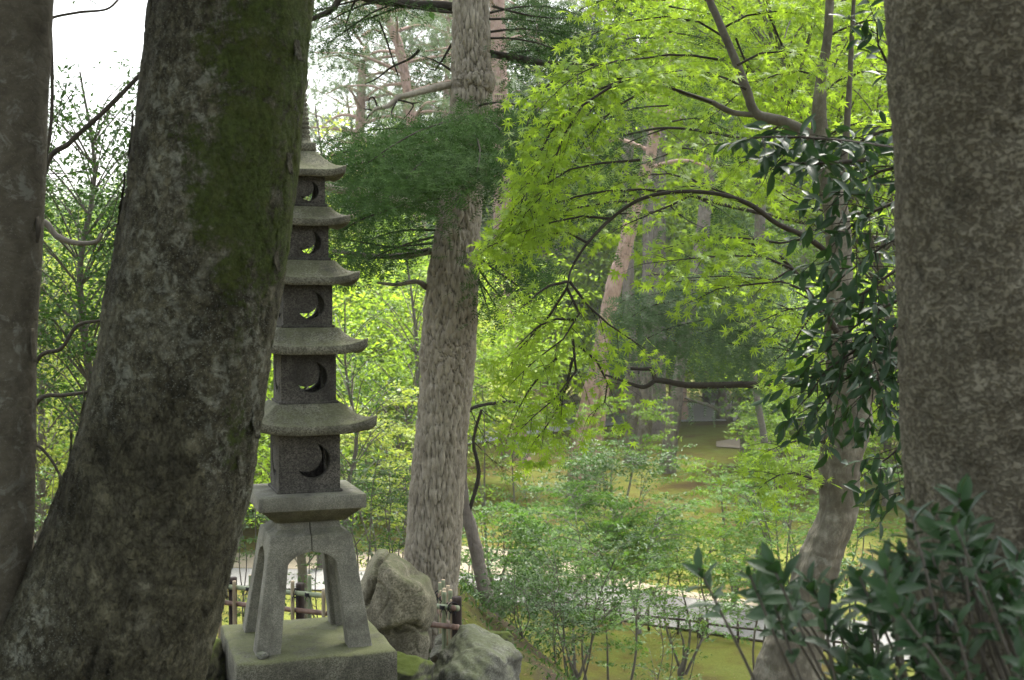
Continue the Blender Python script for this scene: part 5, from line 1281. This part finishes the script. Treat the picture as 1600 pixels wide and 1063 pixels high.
# left gap between the two near trunks
mk(140, 0, 10.5, 110, 300, 'small-leaved evergreen filling the gap between the straight trunk and the leaning trunk', 'evergreen_tree', 'tree', 84, 51, .42, tr=.06, **{**SH, 'lmat': 'leaf_shrub', 'rise': .25, 'lsize': .062, 'gap': .14, 'sub': .11, 'cl': 5}, sh='round')
mk(60, 0, 16, 330, 280, 'bright green leafy tree behind the evergreen at the far left', 'broadleaf_tree', 'tree', 60, 52, .45, tr=.09, **{**SH, 'lmat': 'leaf_yellow_green', 'rise': .25, 'lsize': .085, 'gap': .18}, sh='round')
mk(170, 0, 22, 400, 260, 'mid green maple behind the leaning trunk', nb=44, seed=53, z0=.4, tr=.10, gap=.22, lsize=.10, sh='round')
mk(75, 0, 13, 715, 110, 'low leafy shrub at the left behind the bamboo fence', 'shrub', 'shrub', 24, 54, .3, tr=.02, **SH)
ll = thing('bare_branch_tree', 'thin dark leaning stem with crooked bare branches in the left gap', 'tree', on_ground(40, 8.5))
limb('trunk', [(35, 1100), (20, 800), (30, 500), (68, 272), (110, 222), (165, 172), (232, 104), (300, 40)], 8.0, 5.5*8/F_PX, 3*8/F_PX, 'bark_twig', ll, 10)
limb('branch', [(28, 470), (62, 352), (90, 370), (120, 380), (150, 378), (160, 366)], 8.0, 6*8/F_PX, 3*8/F_PX, 'bark_twig_grey', ll, 8)
limb('branch', [(25, 640), (60, 560), (95, 545), (120, 510), (150, 502), (190, 498)], 8.0, 4*8/F_PX, 2*8/F_PX, 'bark_twig', ll, 8)
limb('branch', [(25, 700), (60, 626), (100, 618), (140, 612), (180, 600)], 8.0, 4*8/F_PX, 2*8/F_PX, 'bark_twig', ll, 8)
limb('branch', [(20, 780), (50, 700), (75, 712), (95, 745), (110, 770)], 8.0, 3.5*8/F_PX, 1.5*8/F_PX, 'bark_twig', ll, 8)
limb('branch', [(60, 300), (80, 190), (80, 60), (75, 32), (120, 20), (165, 15), (185, 0)], 7.6, 3*8/F_PX, 1.6*8/F_PX, 'bark_twig', ll, 8)
pls = Plant('simple')
for pts in ([(68, 272), (90, 190), (100, 130)], [(165, 172), (190, 190), (215, 200)], [(80, 190), (110, 150), (130, 120)], [(110, 222), (140, 250), (180, 240)], [(160, 366), (175, 340), (185, 300)], [(150, 6), (130, -5), (100, -10)], [(68, 272), (110, 270), (160, 260)]):
    bough(pls, np.array([P(a, b, 8) for a, b in pts]), .004, .16, gap=.07, sub=.06, lg=.035, lsize=.055)
pls.finish(ll, 'leaf_evergreen', 'bark_twig')
# maples further up behind the near maple
mk(1640, 0, 11.5, -60, 420, 'bright maple whose high crown glows behind the near maple limbs', nb=84, seed=61, z0=.72, lean=(-3.0, 0), tr=.09, lmat='leaf_maple_bright', lsize=.08, gap=.18, sub=.13, cl=3, sh='round')
mk(1480, 0, 10.5, -40, 300, 'bright maple in the gap between the maple trunk and the mottled trunk', nb=50, seed=62, z0=.45, lean=(-.65, 0), tr=.06, lmat='leaf_maple_bright', lsize=.075, gap=.18, sub=.13, sh='round')

# ------------------------------------------------------------------ far trunks on the lawn
def far_pine(name, label, rows, Y, bark, crown=None, lmat='needle_pine', nb=14, R=3.5, extra=None):
    pt, rd = edges_path(rows, Y); g = Tz(pt[-1][0], pt[-1][1]); pt[-1][2] = g-.1
    t = thing(name, label, 'tree', (pt[-1][0], pt[-1][1], g))
    trunk('trunk', pt, rd, bark, t, 28, 120, lambda V, a, r: ((lambda v: ((v[2]-.5)*.06*sstep(0, .15, v[1]-v[0]), np.clip(.2+.8*sstep(0, .2, v[1]-v[0]), 0, 1)))(voro(V*np.array([5, 5, 2.5]), 4))))
    if extra: extra(t)
    if crown:
        pl = Plant('pine'); lb = Acc(); top = pt[0]; z0, z1 = crown
        for b in range(nb):
            a = b*2.4+rng.normal(0, .3); f = (b+.5)/nb; z = z0+(z1-z0)*f; i = np.argmin(np.abs(pt[:, 2]-z)); c0 = np.array([np.interp(z, pt[::-1, 2], pt[::-1, 0]), np.interp(z, pt[::-1, 2], pt[::-1, 1]), z])
            e = R*math.sqrt(max(.15, 1-(f*1.0)**2))*rng.uniform(.6, 1.15); q = c0+np.array([math.cos(a)*e, math.sin(a)*e, rng.uniform(-.3, .5)])
            cv = catmull([c0, (c0+q)/2+[0, 0, .35], q], 8); V, F = tube(cv, np.linspace(.09, .03, 8), 6); lb.add(V, F, .7)
            bough(pl, cv[[0, 3, 5, 7]], .02, e*.5, gap=.42, sub=.34, lg=.24, lsize=.20, droop=0, twigs=False, main=False, t0=.2, ldroop=-.3, djit=.6, cl=3, cj=.9)
        o = link('limbs', lb.mesh('limbs', bark, True, 'hgt'), t); o['kind'] = 'stuff'
        pl.finish(t, lmat, bark, crown='needle_tufts')
    return t
far_pine('red_pine', 'twin-stemmed red pine with pinkish bark leaning right across the lawn', [(-400, 1060, 1074), (40, 1038, 1054), (150, 1026, 1042), (262, 1002, 1020), (330, 980, 1001), (400, 962, 985), (460, 944, 969), (560, 924, 948), (620, 909, 935), (690, 892, 918), (738, 883, 910)], 40, 'bark_redpine', (6, 15), nb=16,
         extra=lambda t: trunk('second_trunk', *((lambda e: (np.vstack([e[0][:-1], [e[0][-1][0], e[0][-1][1], -4.9]]), e[1]))(edges_path([(540, 932, 946), (600, 932, 952), (650, 924, 947), (740, 906, 930)], 40.3))), 'bark_redpine', t, 24, 90))
far_pine('grey_pine', 'single dark grey leaning pine trunk on open moss right of the red pine', [(-300, 1150, 1166), (100, 1120, 1136), (300, 1096, 1116), (450, 1074, 1094), (580, 1053, 1071), (640, 1043, 1065), (700, 1034, 1058), (734, 1029, 1056)], 46, 'bark_greypine', (8, 16))
far_pine('grey_pine', 'thick pale grey pine trunk just right of the fir, partly behind the leaves', [(-400, 752, 772), (0, 765, 788), (200, 770, 795), (480, 772, 806), (600, 775, 815), (700, 782, 826), (712, 780, 832)], 52, 'bark_redpine', (9, 19))
far_pine('red_pine', 'hazy red pine with pale spreading crown beside the sky gap left of the fir trunk', [(-40, 560, 572), (60, 612, 626), (200, 636, 652), (400, 650, 670), (600, 655, 680), (690, 655, 682)], 56, 'bark_redpine', (9.0, 21), nb=26, R=5.5)
far_pine('red_pine', 'hazy pale-crowned pine standing behind the finial, left of the other pines', [(100, 560, 572), (300, 552, 568), (500, 548, 568), (695, 545, 570)], 60, 'bark_redpine', (8.5, 18), nb=24, R=4.5)
gl = 'grey trunks clustered on the far lawn'
for lab, rw, Y in (('straight grey trunk between the red pine and the leaning grey pine, left one of three', [(380, 972, 990), (560, 976, 996), (640, 978, 1000), (706, 974, 1006)], 50), ('dark trunk in the shade, middle one of three between the two leaning pines', [(380, 1004, 1020), (560, 1000, 1018), (650, 998, 1020), (716, 986, 1008)], 49), ('dark thick trunk, right one of three between the two leaning pines', [(380, 1016, 1040), (560, 1012, 1040), (668, 1006, 1040)], 60),
                   ('slim upright trunk standing by the pale sand patch', [(300, 1180, 1196), (560, 1172, 1188), (650, 1160, 1176), (694, 1155, 1178)], 52), ('brown thick trunk half hidden beside the twisted maple trunk', [(300, 1250, 1280), (560, 1250, 1278), (700, 1246, 1284)], 50), ('slim grey trunk between the sand patch and the brown thick trunk', [(300, 1222, 1236), (560, 1218, 1232), (690, 1210, 1230)], 54)):
    far_pine('grey_pine', lab, [(-300, rw[0][1], rw[0][2])]+rw, Y, 'bark_greypine', (9, 17), nb=10)
cs = thing('curved_tree', 'small tree with a crooked curving stem beside the pale sand patch', 'tree', on_ground(1163, 47))
for pts in ([(1163, 690), (1152, 672), (1138, 655), (1118, 638), (1095, 630), (1070, 622)], [(1140, 657), (1142, 640), (1160, 628), (1190, 622)], [(1150, 668), (1165, 640), (1200, 620)]):
    limb('branch', pts, 47, 5*47/F_PX, 2*47/F_PX, 'bark_twig_grey', cs, 7)
pls = Plant('quad')
for pts in ([(1118, 638), (1090, 618), (1050, 612)], [(1160, 628), (1190, 612), (1230, 612)], [(1095, 630), (1060, 628), (1030, 635)], [(1142, 640), (1150, 612), (1170, 600)]):
    bough(pls, np.array([P(a, b, 47) for a, b in pts]), .03, .8, gap=.3, sub=.25, lg=.12, lsize=.15, twigs=False)
pls.finish(cs, 'leaf_maple_soft', 'bark_twig')

# ------------------------------------------------------------------ background trees: a few kinds, copied with their own place, size and turn
BG = {}
def proto(key, name, label, H, R, mat, bmat, nb, seed, leaf='quad', z0=.25, lsize=.22, gap=.5, sub=.38, lg=.17, sh='round', **kw):
    q = dict(leaf=leaf, lmat=mat, bmat=bmat, lsize=lsize, gap=gap, sub=sub, lg=lg, droop=.15, rise=.3, wid=.5, tw=False); q.update(kw)
    BG[key] = [name, label, lambda base: crown_tree(name, label, 'tree', base, H, R, q, seed, None, (rng.normal(0, .3), 0), z0, nb, H*.018, sh), None, H]
proto('broad', 'broadleaf_tree', '', 12, 4.6, 'leaf_maple_soft', 'bark_greypine', 90, 71)
proto('bright', 'maple_tree', '', 9, 4.2, 'leaf_maple_bright', 'bark_greypine', 80, 72, z0=.2)
proto('ever', 'evergreen_tree', '', 13, 4.0, 'leaf_shrub', 'bark_greypine', 100, 73, z0=.15)
proto('yellow', 'broadleaf_tree', '', 8, 3.8, 'leaf_yellow_green', 'bark_greypine', 70, 74, z0=.15)
proto('pine', 'pine_tree', '', 18, 5.2, 'needle_pine', 'bark_redpine', 80, 75, 'pine', .28, .42, .75, .6, .4, 'layer', cl=3)
BRIEF = {'broad': 'soft green round-crowned tree', 'bright': 'bright green spreading maple', 'ever': 'dark green dense evergreen', 'yellow': 'yellow-green rounded tree', 'pine': 'tall hazy pine'}
GRP = {'broad': 'soft green trees of the far garden', 'bright': 'bright maples of the far garden', 'ever': 'dark evergreens of the far garden', 'yellow': 'yellow-green trees of the far garden', 'pine': 'pines of the far garden'}
def put(key, px, Y, top_py):
    e = BG[key]; x = (px-800)/F_PX*Y; g = Tz(x, Y); H = P(px, top_py, Y)[2]-g; sc = H/e[4]
    where = 'left of the leaning trunk' if px < 220 else 'behind the pagoda' if px < 560 else 'behind the fir trunk' if px < 780 else 'behind the red pine' if px < 980 else 'beyond the crooked dark limb' if px < 1200 else 'behind the twisted maple trunk' if px < 1400 else 'behind the mottled trunk'
    dist = 'near row of far trees' if Y < 45 else 'middle row of far trees' if Y < 75 else 'back row of far trees'
    lab = BRIEF[key] + ' ' + where + ', ' + dist; grp = GRP[key]
    if e[3] is None:
        t = e[2](np.array([x, Y, g])); e[3] = t; t.scale = (sc, sc, sc)
    else:
        t = copy_tree(e[3], (x, Y, g), rng.uniform(0, 6.28), (sc*rng.uniform(.9, 1.15), sc*rng.uniform(.9, 1.15), sc))
    t['label'] = lab; t['group'] = grp; t['category'] = 'tree'; FAR.append((lab, px, t))
FAR = []
for key, px, Y, tp in [
    ('broad', 40, 34, 330), ('ever', 150, 38, 300), ('bright', 230, 33, 420), ('yellow', 90, 46, 345), ('broad', 330, 42, 300), ('ever', -60, 40, 280), ('bright', 420, 36, 380), ('broad', 520, 40, 330), ('yellow', 600, 38, 430), ('bright', 690, 44, 390), ('ever', 600, 52, 330),
    ('bright', 985, 66, 230), ('yellow', 870, 68, 330), ('bright', 1130, 70, 180), ('bright', 760, 72, 440), ('yellow', 830, 74, 470), ('broad', 860, 78, 400), ('bright', 930, 76, 470), ('ever', 990, 76, 380), ('broad', 1060, 80, 400), ('yellow', 1120, 76, 480), ('bright', 1190, 76, 430), ('broad', 1250, 48, 380), ('ever', 1330, 52, 330), ('bright', 1390, 40, 420), ('broad', 1480, 46, 200),
    ('pine', 640, 70, 40), ('pine', 700, 62, -30), ('pine', 760, 72, -20), ('pine', 560, 78, 150), ('pine', 850, 66, -60), ('pine', 960, 74, -60), ('pine', 1060, 70, -40), ('pine', 1170, 76, -60), ('pine', 1280, 68, -60), ('pine', 1380, 60, -40),
    ('ever', 830, 78, 150), ('ever', 930, 84, 100), ('broad', 1010, 80, 60), ('ever', 1110, 82, 80), ('broad', 1200, 84, 40), ('ever', 1300, 80, 60), ('broad', 1420, 84, 0),
    ('ever', 60, 76, 330), ('broad', 140, 84, 300), ('ever', 230, 80, 290), ('broad', 330, 84, 270), ('ever', 430, 82, 260), ('broad', 520, 88, 240), ('ever', 610, 84, 230), ('broad', 700, 90, 160), ('ever', 770, 86, 150), ('yellow', 0, 56, 400), ('yellow', 470, 56, 420), ('yellow', 680, 76, 450), ('bright', 1010, 76, 500), ('yellow', 900, 88, 480), ('yellow', 1150, 90, 470)]:
    put(key, px, Y, tp)
from collections import defaultdict
byl = defaultdict(list)
for lab, px, t in FAR: byl[lab].append((px, t))
for lab, v in byl.items():
    if len(v) > 1:
        v.sort(key=lambda q: q[0]); nm = {2: ['left one', 'right one'], 3: ['left one', 'middle one', 'right one'], 4: ['leftmost', 'second left', 'third left', 'rightmost']}[len(v)]
        for (px, t), w_ in zip(v, nm): t['label'] = lab + ', ' + w_
# far wood beyond, reads as one mass
fw = Plant('quad'); nW = 16000
xx = rng.uniform(-110, 110, nW); yy = rng.uniform(100, 150, nW); rid = 9+6*vn(np.stack([xx*.12, yy*.1, xx*0], 1), 9); zz = terrain(xx, yy)+rid*np.sqrt(rng.random(nW))
dd = rng.normal(0, 1, (nW, 3)); fw.leaves(np.stack([xx, yy, zz], 1), dd, rng.normal(0, 1, (nW, 3))+[0, 0, 1.5], rng.uniform(.8, 1.5, nW))
o = link('far_wood', fw.leaf_mesh('far_wood', 'leaf_maple_soft')); o['kind'] = 'stuff'; o['label'] = 'hazy mass of green trees closing the far garden'

# ------------------------------------------------------------------ small ground cover near the rocks, fallen leaves
gc = Plant('narrow'); n = 9000
xx = rng.uniform(-3.5, 3.5, n); yy = rng.uniform(5.0, 15, n); keep_ = vn(np.stack([xx*1.5, yy*1.5, xx*0], 1), 3) > -.1; xx, yy = xx[keep_], yy[keep_]; zz = terrain(xx, yy)
d = rng.normal(0, .5, (len(xx), 3)); d[:, 2] = rng.uniform(.3, 1.2, len(xx)); gc.leaves(np.stack([xx, yy, zz], 1), d, rng.normal(0, 1, (len(xx), 3)), rng.uniform(.012, .05, len(xx)))
o = link('moss_tufts', gc.leaf_mesh('moss_tufts', 'leaf_yellow_green')); o['kind'] = 'stuff'
gp_ = Plant('narrow'); n = 11000
xx = rng.uniform(-.9, 4.0, n); yy = rng.uniform(8.5, 20, n); cc = np.stack([xx*1.1, yy*1.1, xx*0], 1); keep_ = vn(cc, 13) > .0; xx, yy = xx[keep_], yy[keep_]; zz = terrain(xx, yy)
d = rng.normal(0, .6, (len(xx), 3)); d[:, 2] = rng.uniform(.2, 1.0, len(xx)); hh_ = rng.uniform(0, .17, len(xx))**1.2
gp_.leaves(np.stack([xx, yy, zz+hh_], 1), d, np.array([0, 0, 1.])+rng.normal(0, .6, (len(xx), 3)), rng.uniform(.03, .08, len(xx)))
o = link('ground_plants', gp_.leaf_mesh('ground_plants', 'leaf_shrub')); o['kind'] = 'stuff'
fl = Plant('simple'); n = 3500; xx = rng.uniform(-2.5, 5, n); yy = 4.5+17*rng.random(n)**1.3; zz = terrain(xx, yy)+.012
fl.leaves(np.stack([xx, yy, zz], 1), rng.normal(0, 1, (n, 3))*[1, 1, .15], np.array([0, 0, 1])+rng.normal(0, .25, (n, 3)), rng.uniform(.02, .05, n))
simple('dry_leaf', (.16, .09, .05), (.34, .24, .14), 5, .8)
o = link('fallen_leaves', fl.leaf_mesh('fallen_leaves', 'dry_leaf')); o['kind'] = 'stuff'

# ------------------------------------------------------------------ haze: one closed box of air round everything
HZ = bpy.data.materials.new('air'); HZ.use_nodes = True; hn = HZ.node_tree; hn.nodes.remove(hn.nodes['Principled BSDF'])
pv = hn.nodes.new('ShaderNodeVolumePrincipled'); pv.inputs['Color'].default_value = (.93, .97, 1, 1); pv.inputs['Density'].default_value = HAZE = .00045; pv.inputs['Anisotropy'].default_value = .3
hn.links.new(pv.outputs[0], hn.nodes['Material Output'].inputs['Volume'])
x0, x1, y0_, y1_, z0_, z1_ = -520, 520, -60, 460, -9, 60
V = np.array([(x, y, z) for x in (x0, x1) for y in (y0_, y1_) for z in (z0_, z1_)]); F = np.array([(0, 1, 3, 2), (4, 6, 7, 5), (0, 4, 5, 1), (2, 3, 7, 6), (0, 2, 6, 4), (1, 5, 7, 3)])
if HAZE:
    me = raw_mesh('haze', V, [F]); me.materials.append(HZ); o = link('haze', me); o['kind'] = 'stuff'
